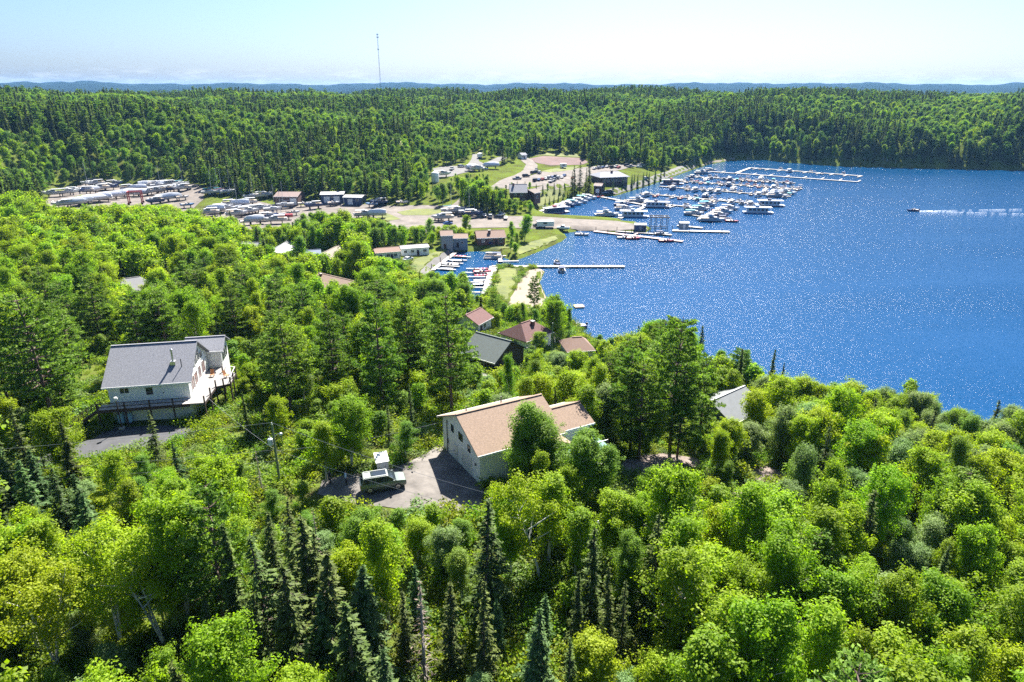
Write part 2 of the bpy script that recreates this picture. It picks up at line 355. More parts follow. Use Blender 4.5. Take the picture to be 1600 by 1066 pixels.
# ------------------------------------------------------------------ roads, yards, beach: sheets draped just above the ground
PATCH_POLYS = []
def patch(name, px, m, step=3.0, lift=0.06, world=False, clear=True):
    pts = [Vector((x, y, 0)) for x, y in px] if world else [hit(x, y) for x, y in px]
    # soften the outline with extra wandering points
    P = []
    for i, p in enumerate(pts):
        q = pts[(i + 1) % len(pts)]; d = (q - p); ln = d.length; k = max(1, int(ln / (step * 1.2))); nrm = Vector((-d.y, d.x, 0)).normalized() if ln > 0 else Vector()
        for j in range(k):
            t = j / k; wv = math.sin(p.x * 3.1 + p.y * 1.7 + t * ln * .9) * .12 * min(step, 3) * (0 if j == 0 else 1)
            P.append(p.lerp(q, t) + nrm * wv)
    bm = bmesh.new(); vs = [bm.verts.new((p.x, p.y, 0)) for p in P]; bm.faces.new(vs)
    xs = [p.x for p in P]; ys = [p.y for p in P]
    def cut(lo, hi, no):
        a = math.floor(lo / step) * step
        while a < hi:
            a += step
            g = list(bm.verts) + list(bm.edges) + list(bm.faces)
            bmesh.ops.bisect_plane(bm, geom=g, plane_co=(a, a, 0), plane_no=no)
    cut(min(xs), max(xs), (1, 0, 0)); cut(min(ys), max(ys), (0, 1, 0))
    bmesh.ops.triangulate(bm, faces=bm.faces)
    bmesh.ops.recalc_face_normals(bm, faces=bm.faces)
    bm.verts.ensure_lookup_table()
    zz = height([v.co.x for v in bm.verts], [v.co.y for v in bm.verts])
    for v, z in zip(bm.verts, zz): v.co.z = z + lift
    me = bpy.data.meshes.new(name); bm.to_mesh(me); bm.free()
    if len(me.polygons) and me.polygons[0].normal.z < 0: me.flip_normals()
    me.materials.append(m); o = bpy.data.objects.new(name, me); COL.objects.link(o); tag(o, kind='structure')
    me.polygons.foreach_set('use_smooth', [True] * len(me.polygons))
    if clear: PATCH_POLYS.append(np.array([(p.x, p.y) for p in pts]))
    return o
M_GRAVEL = mat('gravel', (0.13, 0.11, 0.095), .95, .4, .2, bump=.5)
M_DRIVE = mat('driveway_gravel', (0.132, 0.119, 0.108), .95, .45, .45, bump=.7)
M_ASPH = mat('asphalt', (0.055, 0.056, 0.062), .9, .25, .7, bump=.3)
M_ROADG = mat('grey_road', (0.12, 0.115, 0.11), .95, .2, .25)
M_SAND = mat('beach_sand', (0.21, 0.17, 0.13), .95, .15, .3)
M_LAWN = mat('lawn', (0.075, 0.10, 0.015), .95, .3, .18, c2=(0.15, 0.165, 0.026))
M_DIRT = mat('red_dirt', (0.115, 0.065, 0.06), .95, .35, .12)
M_ROCK = mat('bedrock', (0.14, 0.105, 0.085), .95, .5, .6, bump=.8, c2=(.24,.19,.165))
patch('driveway', [(496,772),(504,750),(545,742),(575,738),(640,722),(668,708),(686,694),(700,700),(756,764),(752,790),(722,806),(668,800),(600,792),(560,790)], M_DRIVE, 1.5, .05)
patch('asphalt_drive', [(40,716),(105,700),(150,684),(172,668),(308,664),(312,676),(275,690),(210,703),(130,716),(60,732)], M_ASPH, 2, .05)
patch('boat_yard', [(68,326),(80,303),(120,290),(180,285),(292,287),(322,297),(318,312),(300,328),(330,345),(300,352),(240,325),(150,328)], M_GRAVEL, 5, .12)
patch('boat_yard', [(318,342),(330,322),(400,314),(432,322),(482,321),(505,317),(575,320),(600,322),(560,342),(520,356),(470,366),(400,362)], M_GRAVEL, 5, .12)
patch('gravel_lot', [(560,334),(600,322),(650,321),(704,322),(721,308),(727,310),(714,325),(706,331),(745,331),(785,338),(848,339),(905,343),(965,346),(1005,352),(1012,360),(960,361),(900,359),(850,358),(790,356),(730,357),(690,362),(620,366),(585,356),(610,346)], M_GRAVEL, 5, .14)
patch('upper_road', [(764,294),(780,283),(802,275),(818,266),(822,257),(812,248),(816,244),(832,250),(840,258),(836,268),(818,280),(794,290),(774,300)], M_GRAVEL, 5, .16)
patch('upper_lot', [(676,264),(700,260),(728,260),(736,250),(738,241),(752,241),(748,252),(756,256),(778,246),(794,244),(790,249),(768,258),(738,268),(706,276),(684,278)], M_ROADG, 5, .16)
patch('parking_lot', [(772,296),(800,286),(842,270),(858,266),(880,268),(910,262),(990,256),(995,260),(960,268),(918,276),(912,292),(888,292),(850,297),(834,300),(826,298),(850,290),(800,296)], M_GRAVEL, 5, .16)
patch('breakwater_road', [(938,304),(985,289),(1030,272),(1046,266),(1066,259),(1088,259),(1084,263),(1058,272),(1008,290),(962,304)], M_ROADG, 4, .16)
patch('dirt_pad', [(828,248),(850,244),(906,247),(920,254),(908,258),(860,259),(838,255)], M_DIRT, 6, .16)
patch('dirt_track', [(578,207),(592,208),(612,216),(642,226),(640,231),(616,226),(590,215)], mat('pale_track', (.24,.165,.13), .95, .2, .1), 6, .2)
patch('inlet_drive', [(652,430),(668,412),(690,396),(706,388),(738,387),(740,390),(714,394),(694,406),(674,424),(664,434)], M_ROADG, 3, .1)
patch('house_drive', [(738,590),(744,575),(760,580),(775,598),(770,604)], M_ROADG, 2, .08)
patch('beach', [(788,486),(800,462),(812,440),(822,424),(838,420),(850,424),(842,441),(854,468),(846,478),(815,490)], M_SAND, 2, .08)
patch('beach', [(1096,259),(1110,256),(1140,250),(1192,248),(1186,247),(1140,247),(1104,253)], M_SAND, 4, .12, clear=True)
patch('lawn', [(838,300),(862,296),(886,294),(878,308),(856,318),(836,324),(818,322),(812,312)], M_LAWN, 4, .12)
patch('lawn', [(620,332),(650,327),(690,327),(694,332),(670,337),(630,337)], M_LAWN, 4, .2, clear=False)
patch('lawn', [(576,330),(600,332),(626,343),(606,346),(584,338)], M_LAWN, 4, .2, clear=False)
patch('lawn', [(640,425),(642,408),(668,398),(700,388),(694,394),(668,410),(654,426)], M_LAWN, 3, .09)
patch('lawn', [(772,452),(780,422),(790,419),(814,420),(806,440),(790,470)], M_LAWN, 3, .07)
patch('lawn', [(735,390),(742,384),(790,382),(812,398),(842,388),(878,372),(870,368),(830,378),(808,388)], M_LAWN, 3, .07)
patch('lawn', [(835,244),(850,238),(900,240),(906,246),(850,243)], M_LAWN, 5, .16)
patch('lawn', [(845,268),(870,263),(905,260),(895,266),(858,270)], M_LAWN, 4, .2, clear=False)
patch('rock_clearing', [(952,738),(985,715),(1040,708),(1088,716),(1110,728),(1060,742),(1000,744)], M_ROCK, 1.6, .05)
patch('rock_clearing', [(1150,738),(1185,726),(1225,738),(1232,752),(1195,758)], M_ROCK, 1.6, .05)

# ------------------------------------------------------------------ buildings
KEEP = []                       # (x0,y0,x1,y1,depth) picture boxes that no wild tree may cover
FOOT = []                       # building footprints (cx,cy,radius)
def keep(x0, y0, x1, y1, d): KEEP.append((x0, y0, x1, y1, d))
M_WHITE = mat('white_siding', (0.80, 0.81, 0.79), .6, .06, 1.5, stretch=(1, 1, 12))
M_TRIM = mat('white_trim', (0.75, 0.75, 0.73), .5, .04)
M_BEIGE = mat('beige_siding', (0.76, 0.72, 0.66), .7, .07, 1.2, stretch=(9, 9, 1))
M_SHGREY = mat('grey_shingles', (0.195, 0.20, 0.225), .9, .25, 5, bump=.5)
M_SHTAN = mat('tan_shingles', (0.235, 0.165, 0.118), .9, .25, 5, bump=.4)
M_SHRED = mat('red_brown_shingles', (0.125, 0.06, 0.055), .9, .3, 3)
M_SHPEACH = mat('peach_shingles', (0.19, 0.12, 0.092), .9, .15, 3)
M_SHGREEN = mat('green_grey_shingles', (0.085, 0.105, 0.10), .9, .2, 3)
M_SHBROWN = mat('brown_shingles', (0.19, 0.13, 0.10), .9, .2, 3)
M_METALROOF = mat('pale_metal_roof', (0.15, 0.16, 0.165), .55, .1, 1)
M_DARKBROWN = mat('dark_brown_wood', (0.055, 0.035, 0.028), .8, .3, 4)
M_LOG = mat('dark_logs', (0.075, 0.045, 0.035), .8, .3, 2)
M_DECK = mat('weathered_deck', (0.42, 0.39, 0.36), .85, .15, 3, stretch=(1, 8, 1))
M_NAVY = mat('navy_siding', (0.035, 0.06, 0.13), .6, .15, 1)
M_GREYSIDE = mat('blue_grey_siding', (0.20, 0.235, 0.26), .7, .1, 1)
M_BRICK = mat('red_brown_brick', (0.20, 0.085, 0.06), .85, .2, 2)
M_BARN = mat('brown_metal_shed', (0.13, 0.075, 0.065), .7, .15, 1)
M_BLACK = mat('black_rubber', (0.02, 0.02, 0.022), .7, .1)
M_STEEL = mat('galvanised_steel', (0.55, 0.56, 0.57), .35, .08, 2, metal=.9)
M_CONC = mat('concrete', (0.36, 0.35, 0.33), .9, .15, 1.5)
M_DARKMETAL = mat('dark_steel', (0.06, 0.06, 0.065), .5, .1, 2, metal=.4)
M_REFLGLASS = mat('pink_reflection_glass', (0.20, 0.11, 0.10), .1, .3, .8)  # pinkish reflections painted into the base colour of the panes

def window(parent, face, u, z, w, h, L, W, glass=None, frame=None):
    """face f/b/l/r of a box 0..L x 0..W; u along the face from its left corner, z centre height"""
    g = glass or M_GLASS; t = .07; fr = MB(); pn = MB()
    a, b, c, d = u - w / 2, u + w / 2, z - h / 2, z + h / 2
    def bx(mb, a, b, c, d, o0, o1):
        if face == 'f': mb.box(a, b, -o1, -o0, c, d)
        if face == 'b': mb.box(a, b, W + o0, W + o1, c, d)
        if face == 'l': mb.box(-o1, -o0, a, b, c, d)
        if face == 'r': mb.box(L + o0, L + o1, a, b, c, d)
    bx(fr, a - t, b + t, d, d + t, -.03, .06); bx(fr, a - t, b + t, c - t, c, -.03, .07); bx(fr, a - t, a, c, d, -.03, .06); bx(fr, b, b + t, c, d, -.03, .06)
    if w > .9: bx(fr, u - .03, u + .03, c, d, .025, .05)
    bx(pn, a, b, c, d, .005, .02)
    f = fr.build('window', frame or M_TRIM, parent); pn.build('pane', g, f); return f
def door(parent, face, u, w, h, L, W, m=None, z0=0.0, name='door'):
    d = MB(); k = MB()
    def bx(mb, a, b, c, e, o0, o1):
        if face == 'f': mb.box(a, b, -o1, -o0, c, e)
        if face == 'b': mb.box(a, b, W + o0, W + o1, c, e)
        if face == 'l': mb.box(-o1, -o0, a, b, c, e)
        if face == 'r': mb.box(L + o0, L + o1, a, b, c, e)
    bx(d, u - w/2, u + w/2, z0, z0 + h, -.02, .05)
    n = 4 if w > 2 else 2
    for i in range(n): bx(d, u - w/2 + .1, u + w/2 - .1, z0 + .1 + i * (h-.1)/n, z0 + (i + 1) * (h-.1)/n, .05, .065)
    o = d.build(name, m or M_TRIM, parent); bx(k, u + w*.36, u + w*.36 + .08, z0 + 1, z0 + 1.12, .065, .13); k.build('handle', M_DARKMETAL, o); return o
def gable_parts(root, L, W, wh, rise, wm, rm, oh=.5, base=-1.5, hip=0, x0=0, y0=0, z0=0, t=.16, name=('wall', 'roof'), fascia=None):
    """walls 0..L x 0..W with a gable (or hip) roof, ridge along x"""
    wb = MB(); wx = [(x0, z0), ]
    if hip: wb.box(x0, x0 + L, y0, y0 + W, z0 + base, z0 + wh)
    else: wb.prism([(y0, z0 + base), (y0 + W, z0 + base), (y0 + W, z0 + wh), (y0 + W/2, z0 + wh + rise), (y0, z0 + wh)], x0, x0 + L, 'x')
    wall = wb.build(name[0], wm, root)
    r = MB(); s = rise / (W / 2); a, b = x0 - oh, x0 + L + oh; zr = z0 + wh + rise + .03; ze = z0 + wh - s * oh + .03; y_, _y = y0 - oh, y0 + W + oh; ym = y0 + W / 2
    if not hip:
        r.add([(a,y_,ze),(b,y_,ze),(b,ym,zr),(a,ym,zr),(a,y_,ze+t),(b,y_,ze+t),(b,ym,zr+t),(a,ym,zr+t)],[(0,3,2,1),(4,5,6,7),(0,1,5,4),(1,2,6,5),(3,0,4,7)])
        r.add([(a,_y,ze),(b,_y,ze),(b,ym,zr),(a,ym,zr),(a,_y,ze+t),(b,_y,ze+t),(b,ym,zr+t),(a,ym,zr+t)],[(0,1,2,3),(4,7,6,5),(0,4,5,1),(1,5,6,2),(3,7,4,0)])
    else:
        q, p = a + hip + oh, b - hip - oh
        r.add([(a,y_,ze),(b,y_,ze),(b,_y,ze),(a,_y,ze),(a,y_,ze+t),(b,y_,ze+t),(b,_y,ze+t),(a,_y,ze+t),(q,ym,zr+t),(p,ym,zr+t)],
              [(0,3,2,1),(0,1,5,4),(1,2,6,5),(2,3,7,6),(3,0,4,7),(4,5,9,8),(6,7,8,9),(5,6,9),(7,4,8)])
    roof = r.build(name[1], rm, root)
    rc = MB()
    if not hip: rc.bar((a, ym, zr + t + .02), (b, ym, zr + t + .02), .3, .06)
    else: rc.bar((q, ym, zr + t + .02), (p, ym, zr + t + .02), .3, .06)
    rc.build('ridge_cap', rm, roof)
    for yf in (y_ - .03, _y + .03): fs = MB(); fs.bar((a, yf, ze + t * .4), (b, yf, ze + t * .4), .05, .22); fs.build('fascia', fascia or M_TRIM, roof)
    return wall, roof
def ridge_house(name, label, p1, p2, W, wh, rise, wm, rm, cat='house', hip=0, wins=(), doors=(), chimney=None, over=.5, front_first=True, group=None):
    """ridge end pixels give the place; the house stands on the ground under the ridge"""
    a, b = hit(*p1, wh + rise), hit(*p2, wh + rise)
    ridge_z = (a.z + b.z) / 2
    d = Vector((b.x - a.x, b.y - a.y, 0)); Lr = d.length; u = d.normalized(); yaw = math.atan2(u.y, u.x)
    a0 = a - u * hip; Lr += 2 * hip
    nrm = Vector((-u.y, u.x, 0)); o = a0 - nrm * (W / 2); mid = (a + b) / 2
    g = hgt(mid.x, mid.y); o.z = g
    root = empty(name, o, yaw, label, cat, group)
    wall, roof = gable_parts(root, Lr, W, wh, rise, wm, rm, over, hip=hip)
    for f, t, z, w, h in wins: window(root, f, t * (Lr if f in 'fb' else W), z, w, h, Lr, W)
    for f, t, w, h in doors: door(root, f, t * (Lr if f in 'fb' else W), w, h, Lr, W, m=M_DARKBROWN if w < 1.5 else M_TRIM, name='door' if w < 1.5 else 'garage_door')
    if chimney:
        cx, cyy, cw, chh = chimney; c = MB(); c.box(cx*Lr-cw/2, cx*Lr+cw/2, cyy*W-cw/2, cyy*W+cw/2, wh, wh+rise+chh); k = c.build('chimney', M_BRICK, roof)
        c = MB(); c.box(cx*Lr-cw/2-.08, cx*Lr+cw/2+.08, cyy*W-cw/2-.08, cyy*W+cw/2+.08, wh+rise+chh, wh+rise+chh+.15); c.build('chimney_cap', M_CONC, roof)
    FOOT.append((mid.x, mid.y, math.hypot(Lr, W) / 2 + .5))
    # picture box to keep clear
    xs = []; ys = []; dp = 1e9
    for lx in (0, Lr):
        for ly in (0, W):
            for z in (wh * (.45 if p1[0] > 560 and p1[1] < 480 else 1.0), wh + rise):
                q = Matrix.Rotation(yaw, 3, 'Z') @ Vector((lx, ly, z)) + o
                X, Y, D = proj(q.x, q.y, q.z); xs.append(X); ys.append(Y); dp = min(dp, D)
    x0, x1, y0, y1 = min(xs), max(xs), min(ys), max(ys)
    if p1[0] < 575 and p1[1] > 340: keep(x0 * .75 + x1 * .25, y0, x0 * .35 + x1 * .65, y0 * .6 + y1 * .4, dp)
    else: keep(x0, y0, x1, y1, dp)
    return root

# --- the white house on the left ------------------------------------------------------------
ea = at(158, 607, 21.35); eb = at(298, 597, 21.35)
hu = Vector((eb.x - ea.x, eb.y - ea.y, 0)).normalized(); hyaw = math.atan2(hu.y, hu.x); hn = Vector((-hu.y, hu.x, 0))
ho = ea + hu * .5 + hn * .6; ho.z = 16.0
LA = (eb - ea).length - 1.0
wh_house = empty('white_house', ho, hyaw, 'white house with grey shingle roof, raised wooden deck and stairs on the left slope', 'house')
gable_parts(wh_house, LA, 11.2, 5.5, 3.6, M_WHITE, M_SHGREY, .55, base=-2)
window(wh_house, 'f', 2.1, 4.55, 1.1, .8, LA, 11.2); window(wh_house, 'f', 8.9, 1.6, .7, .5, LA, 11.2); window(wh_house, 'f', 5.3, 4.2, .9, 1.1, LA, 11.2)
door(wh_house, 'f', 6.7, .95, 2.05, LA, 11.2, z0=2.75)
for uu, zz, ww, hh in ((2.0, 4.1, 1.5, 1.9), (3.9, 4.1, 1.5, 1.9), (6.2, 4.1, 1.2, 1.9), (8.4, 4.1, 1.5, 1.9)): window(wh_house, 'r', uu, zz, ww, hh, LA, 11.2, M_REFLGLASS)
for uu, zz, ww, hh in ((3.3, 6.2, 1.3, .9), (5.0, 6.7, 1.2, 1.8), (6.4, 6.7, 1.2, 1.8), (8.0, 6.2, 1.3, .9)): window(wh_house, 'r', uu, zz, ww, hh, LA, 11.2)
door(wh_house, 'r', 9.9, .95, 2.05, LA, 11.2, z0=2.75)
for uu in (1.8, 4.2): window(wh_house, 'r', uu, 1.4, .9, .7, LA, 11.2)
ch = MB(); ch.tube([(8.3, 2.4, 6.6), (8.3, 2.4, 9.2)], .14, 10); ch.lathe([(.02, .3), (.2, .12), (.2, 0), (.14, 0)], 10, (8.3, 2.4, 9.15)); o = ch.build('stovepipe', M_STEEL, wh_house, True)
fl = MB(); fl.box(7.95, 8.65, 2.0, 2.8, 7.05, 7.55); fl.build('flashing', M_STEEL, o)
ch = MB(); ch.tube([(9.5, 1.8, 6.4), (9.5, 1.8, 8.0)], .06, 8); ch.build('vent_pipe', M_DARKMETAL, wh_house, True)
# rear wing
gable_parts(wh_house, 5.0, 4.6, 5.5, 1.3, M_WHITE, M_SHGREY, .5, x0=7.6, y0=11.6, base=-3, name=('rear_wing_wall', 'rear_wing_roof'))
for yy in (12.5, 13.6, 14.8):
    f = MB(); f.box(12.6, 12.67, yy - .5, yy + .5, 3.4, 5.1); k = f.build('window', M_TRIM, wh_house); f = MB(); f.box(12.665, 12.69, yy - .42, yy + .42, 3.48, 5.02); f.build('pane', M_GLASS, k)
# decks
dk = MB(); dk.box(-1.1, LA + .2, -1.9, -.02, 2.42, 2.62); deck = dk.build('front_deck', M_DECK, wh_house)
fb = MB(); fb.box(-1.15, LA + .25, -1.97, -1.9, 2.2, 2.66); fb.build('deck_fascia', M_DARKBROWN, deck)
dk = MB(); dk.prism([(LA + .2, -1.9), (LA + 2.2, -1.9), (LA + 2.6, 3.6), (LA + 4.5, 4.4), (LA + 4.5, 8.6), (LA + 2.5, 9.2), (LA + 2.5, 11.4), (LA + .03, 11.4), (LA + .03, -.02), (LA + .2, -.02)], 2.42, 2.62, 'z')
deck2 = dk.build('side_deck', mat('pale_deck', (.22, .21, .20), .85, .08, 2), wh_house)
edge = [(LA + 2.2, -1.9), (LA + 2.6, 3.6), (LA + 4.5, 4.4), (LA + 4.5, 8.6), (LA + 2.5, 9.2)]
fb = MB()
for p, q in zip(edge, edge[1:]): fb.bar((*p, 2.42), (*q, 2.42), .06, .34)
fb.build('deck_fascia', M_DARKBROWN, deck2)
posts = [(-1.0, -1.85, 1), (2.4, -1.85, 1), (5.6, -1.85, 1), (8.6, -1.85, 1)]
for x, y, top in posts:
    p = MB(); p.box(x - .09, x + .09, y - .09, y + .09, -1.5, 3.6); p.build('post', M_DARKBROWN, deck)
for x, y in edge + [(LA + 2.4, .9), (LA + 3.6, 4.0), (LA + 4.5, 6.5)]:
    p = MB(); p.box(x - .09, x + .09, y - .09, y + .09, -3.5, 3.65); p.build('post', M_DARKBROWN, deck2)
for z in (3.05, 3.55):
    p = MB(); p.bar((-1.0, -1.85, z), (LA + .1, -1.85, z), .08, .1); p.build('rail', M_DARKBROWN, deck)
p = MB(); p.bar((LA + 4.5, 4.4, 3.6), (LA + 4.5, 8.6, 3.6), .08, .08); p.build('rail', M_TRIM, deck2)
p = MB(); p.bar((LA + 4.5, 8.6, 3.6), (LA + 2.5, 9.2, 3.6), .08, .08); p.build('rail', M_TRIM, deck2)
# stairs
st = MB()
for s in (-1.75, -.35): st.bar((-1.1, s, 2.4), (-5.0, s, -.2), .08, .3)
stair = st.build('staircase', M_DARKBROWN, wh_house)
for i in range(11):
    tr = MB(); x = -1.3 - i * .345; z = 2.3 - i * .23; tr.box(x - .16, x + .16, -1.8, -.3, z - .03, z + .03); tr.build('tread', M_DARKBROWN, stair)
for s in (-1.8, -.3):
    r_ = MB(); r_.bar((-1.1, s, 3.6), (-5.0, s, 1.0), .07, .09); r_.bar((-1.1, s, 3.1), (-5.0, s, .5), .05, .08)
    for k in range(4): x = -1.15 - k * 1.25; z = 2.4 - k * .83; r_.bar((x, s, z - .2), (x, s, z + 1.2), .08)
    r_.build('handrail', M_DARKBROWN, stair)
pad = MB(); pad.box(-6.2, -1.4, -3.0, -1.0, -.6, .08); pad.build('concrete_slab', M_CONC, wh_house)
FOOT.append(((ho + hu * 6 + hn * 6).x, (ho + hu * 6 + hn * 6).y, 11)); keep(118, 526, 366, 703, 112); keep(330, 600, 400, 690, 112)
def hA(x, y, z=0): return ho + hu * x + hn * y + Vector((0, 0, z))
M_BLUEPL = mat('pale_blue_steel', (.30, .52, .68), .45, .08, 2)
for i, x in enumerate((1.2, 2.25)):
    t = empty('propane_tank', hA(x, -.75, 0), 0, ('left' if i == 0 else 'right') + ' one of two pale blue upright tanks under the deck', 'tank', 'pale blue tanks under the white house deck')
    b = MB(); b.lathe([(.3, 0), (.42, .1), (.42, 1.25), (.3, 1.42), (.1, 1.48)], 16); b.build('body', M_BLUEPL, t, True)
    b = MB(); b.lathe([(.15, 0), (.15, .18), (.05, .22)], 10, (0, 0, 1.44)); b.build('valve_cap', M_STEEL, t, True)
    b = MB(); b.lathe([(.36, -.15), (.36, .06)], 12); b.build('base_ring', M_DARKMETAL, t)
lp = empty('lamp_post', hA(1.8, -2.6, -.1), 0, 'dark lamp post with white globe in front of the white house deck', 'lamp')
b = MB(); b.tube([(0, 0, -.6), (0, 0, 4.3)], [.1, .07], 8); b.build('post', M_DARKBROWN, lp, True)
b = MB(); b.lathe([(.05, 0), (.2, .08), (.27, .28), (.2, .48), (.05, .56)], 12, (0, 0, 4.3)); b.build('globe', M_TRIM, lp, True)
b = MB(); b.box(-.3, .3, -.3, .3, -.4, .3); b.build('footing', M_CONC, lp)
for i, (x, y, s) in enumerate(((5.4, -.8, .5), (6.3, -.7, .65), (7.2, -.9, .5), (10.4, -2.2, .45))):
    pass
for i, (x, y, n_) in enumerate(((LA + 1.3, 7.6, 'wooden deck chair by the wall on the pale side deck'), (LA + 3.5, 6.9, 'wooden deck chair near the outer rail of the pale side deck'))):
    c = empty('deck_chair', hA(x, y, 2.62), hyaw + i, n_, 'chair'); mw = mat('orange_cedar', (.38, .17, .07), .7, .15)
    b = MB(); b.box(-.28, .28, -.28, .28, .36, .42); b.build('seat', mw, c); b = MB(); b.bar((0, .26, .4), (0, .5, 1.05), .55, .05); b.build('backrest', mw, c)
    for sx in (-.25, .25):
        for sy in (-.25, .25): b = MB(); b.box(sx - .03, sx + .03, sy - .03, sy + .03, 0, .36); b.build('leg', mw, c)

# --- the beige house beside the driveway ------------------------------------------------------
bc_ = at(751, 759, 19); bl_ = at(694, 698, 19)
by_ = Vector((bl_.x - bc_.x, bl_.y - bc_.y, 0)); WB = by_.length; by_.normalize(); bx_ = Vector((by_.y, -by_.x, 0)); byaw = math.atan2(bx_.y, bx_.x)
LB = 10.2
bh = empty('beige_house', bc_, byaw, 'beige house with tan shingle roof beside the gravel driveway', 'house')
gable_parts(bh, LB, WB, 4.1, 2.35, M_BEIGE, M_SHTAN, .55, base=-2.5)
M_BLK = mat('black_trim', (.03, .03, .03), .5)
for uu, zz, ww, hh in ((7.2, 3.75, .55, .75), (4.95, 3.7, .95, .8), (2.75, 3.25, .5, .7)): window(bh, 'l', uu, zz, ww, hh, LB, WB, frame=M_BLK)
door(bh, 'l', 3.4, 2.6, 2.35, LB, WB, mat('cream_door', (.58, .55, .50), .6, .04), name='garage_door'); door(bh, 'l', 6.3, .9, 2.05, LB, WB, mat('cream_door', (.58, .55, .50)))
window(bh, 'l', 8.6, 1.5, .5, .7, LB, WB, frame=M_BEIGE); window(bh, 'f', 6.5, 2.6, 1.1, .9, LB, WB)
lm = MB(); lm.box(-.16, -.05, .95, 1.1, 2.0, 2.3); lm.build('wall_lamp', M_BLK, bh)
for y in (.06, WB - .06):
    d_ = MB(); d_.box(-.06, .06, y - .05, y + .05, 0, 3.7); d_.build('corner_board', M_TRIM, bh)
dp_ = MB(); dp_.tube([(-.1, WB - 1.3, 0), (-.1, WB - 1.3, 4.2)], .05, 6); dp_.build('downpipe', M_DARKMETAL, bh)
for x, y in ((1.6, WB * .68), (6.4, WB * .72)):
    v_ = MB(); v_.tube([(x, y, 5), (x, y, 6.4)], .07, 8); v_.build('vent_pipe', M_DARKMETAL, bh)
# cross gable towards the lake side slope and the lower right wing
cg = MB(); cg.prism([(4.2, -2.5), (9.6, -2.5), (9.6, 3.9), (6.9, 5.2), (4.2, 3.9)], -2.6, 3.0, 'y'); cg.build('cross_wing_wall', M_BEIGE, bh)
r_ = MB()
for sgn in (-1, 1):
    a0, a1 = 6.9, 6.9 + sgn * 3.15; zt, zb = 5.32, 3.80
    r_.add([(a0,-3.1,zt),(a1,-3.1,zb),(a1,3.4,zb),(a0,3.4,zt),(a0,-3.1,zt+.15),(a1,-3.1,zb+.15),(a1,3.4,zb+.15),(a0,3.4,zt+.15)],[(0,1,2,3),(7,6,5,4),(0,4,5,1),(1,5,6,2),(2,6,7,3)])
r_.build('cross_wing_roof', M_SHTAN, bh)
gable_parts(bh, 5.0, 5.6, 3.5, 1.3, M_BEIGE, M_SHTAN, .45, x0=LB + .02, y0=1.2, base=-3.5, name=('right_wing_wall', 'right_wing_roof'))
dk = MB(); dk.box(LB + .2, LB + 5.6, -2.2, 1.15, 1.5, 1.7); d3 = dk.build('deck', mat('teal_deck', (.12, .24, .24), .8, .1), bh)
for x in (LB + .4, LB + 3, LB + 5.4):
    p = MB(); p.box(x - .07, x + .07, -2.1, -1.96, -2.5, 2.6); p.build('post', M_DARKBROWN, d3)
p = MB(); p.bar((LB + .4, -2.03, 2.55), (LB + 5.4, -2.03, 2.55), .08); p.build('rail', M_TRIM, d3)
rw = MB(); rw.box(-.6, 3.2, -3.2, -2.9, -2, .35); rw.build('retaining_wall', M_CONC, bh)
cB = bc_ + bx_ * 6 + by_ * 5; FOOT.append((cB.x, cB.y, 10)); keep(686, 618, 800, 764, 74); keep(548, 704, 752, 782, 76); keep(500, 735, 560, 762, 78); keep(800, 618, 915, 676, 80)
def hB(x, y, z=0): return bc_ + bx_ * x + by_ * y + Vector((0, 0, z))

# --- the other houses and sheds ------------------------------------------------------------------
RH = ridge_house
RH('green_roofed_house', 'house with dark green-grey roof and brown walls behind the beige house', (747,520), (796,534), 9, 3.2, 2.6, M_DARKBROWN, M_SHGREEN, wins=(('f',.25,1.7,1,1),('f',.6,1.7,1,1),('r',.5,1.7,1.4,1)), doors=(('f',.45,.9,2.05),))
RH('red_roofed_house', 'cream house with red-brown hip roof near the lake shore', (814,504), (830,503), 7.6, 3.0, 2.3, M_WHITE, M_SHRED, hip=2.4, wins=(('f',.3,1.7,1,1.1),('f',.62,1.7,1.6,1.1),('r',.5,1.7,1,1),('l',.5,1.7,1,1)), doors=(('f',.46,.9,2.05),), chimney=(.62,.36,.7,.2))
RH('peach_roofed_cottage', 'cottage with peach shingle roof at the water edge', (894,527), (909,528), 6.6, 2.8, 1.7, M_WHITE, M_SHPEACH, hip=1.6, wins=(('f',.3,1.6,1,1),('f',.7,1.6,1,1)), doors=(('f',.5,.9,2),))
RH('brown_roofed_cottage', 'small cottage with red-brown roof behind the tall pines by the beach', (729,490), (750,485), 6, 2.8, 1.6, M_WHITE, M_SHRED, wins=(('f',.5,1.6,1,1),('r',.5,1.6,1,1)), doors=(('f',.25,.9,2),))
RH('metal_roofed_cottage', 'cottage with pale metal roof among trees on the right shore', (1114,615), (1160,614), 8, 3, 2.2, M_GREYSIDE, M_METALROOF, wins=(('f',.3,1.7,1,1),('r',.5,1.7,1.2,1)), doors=(('f',.6,.9,2),))
RH('grey_roofed_house', 'house with pale grey roof alone in the woods above the white house', (192,436), (218,434), 9, 3, 2.2, M_WHITE, mat('pale_grey_shingles', (.17,.17,.18), .9, .12, 3), hip=2.2, wins=(('f',.3,1.7,1,1),('f',.7,1.7,1,1),('r',.5,1.7,1,1)), doors=(('f',.5,.9,2),))
RH('brown_roofed_house', 'house with long brown roof in the bright green trees left of the inlet', (497,427), (570,444), 9, 3, 1.8, M_BEIGE, M_SHBROWN, wins=(('f',.3,1.7,1,1),('f',.7,1.7,1,1)), doors=(('f',.5,.9,2),), chimney=(.12,.4,.6,.3))
RH('grey_cottage', 'leftmost grey-roofed cottage below the boat yard', (379,379), (403,380), 8, 2.8, 1.8, M_WHITE, M_SHGREY, wins=(('f',.5,1.6,1,1),), doors=(('f',.25,.9,2),))
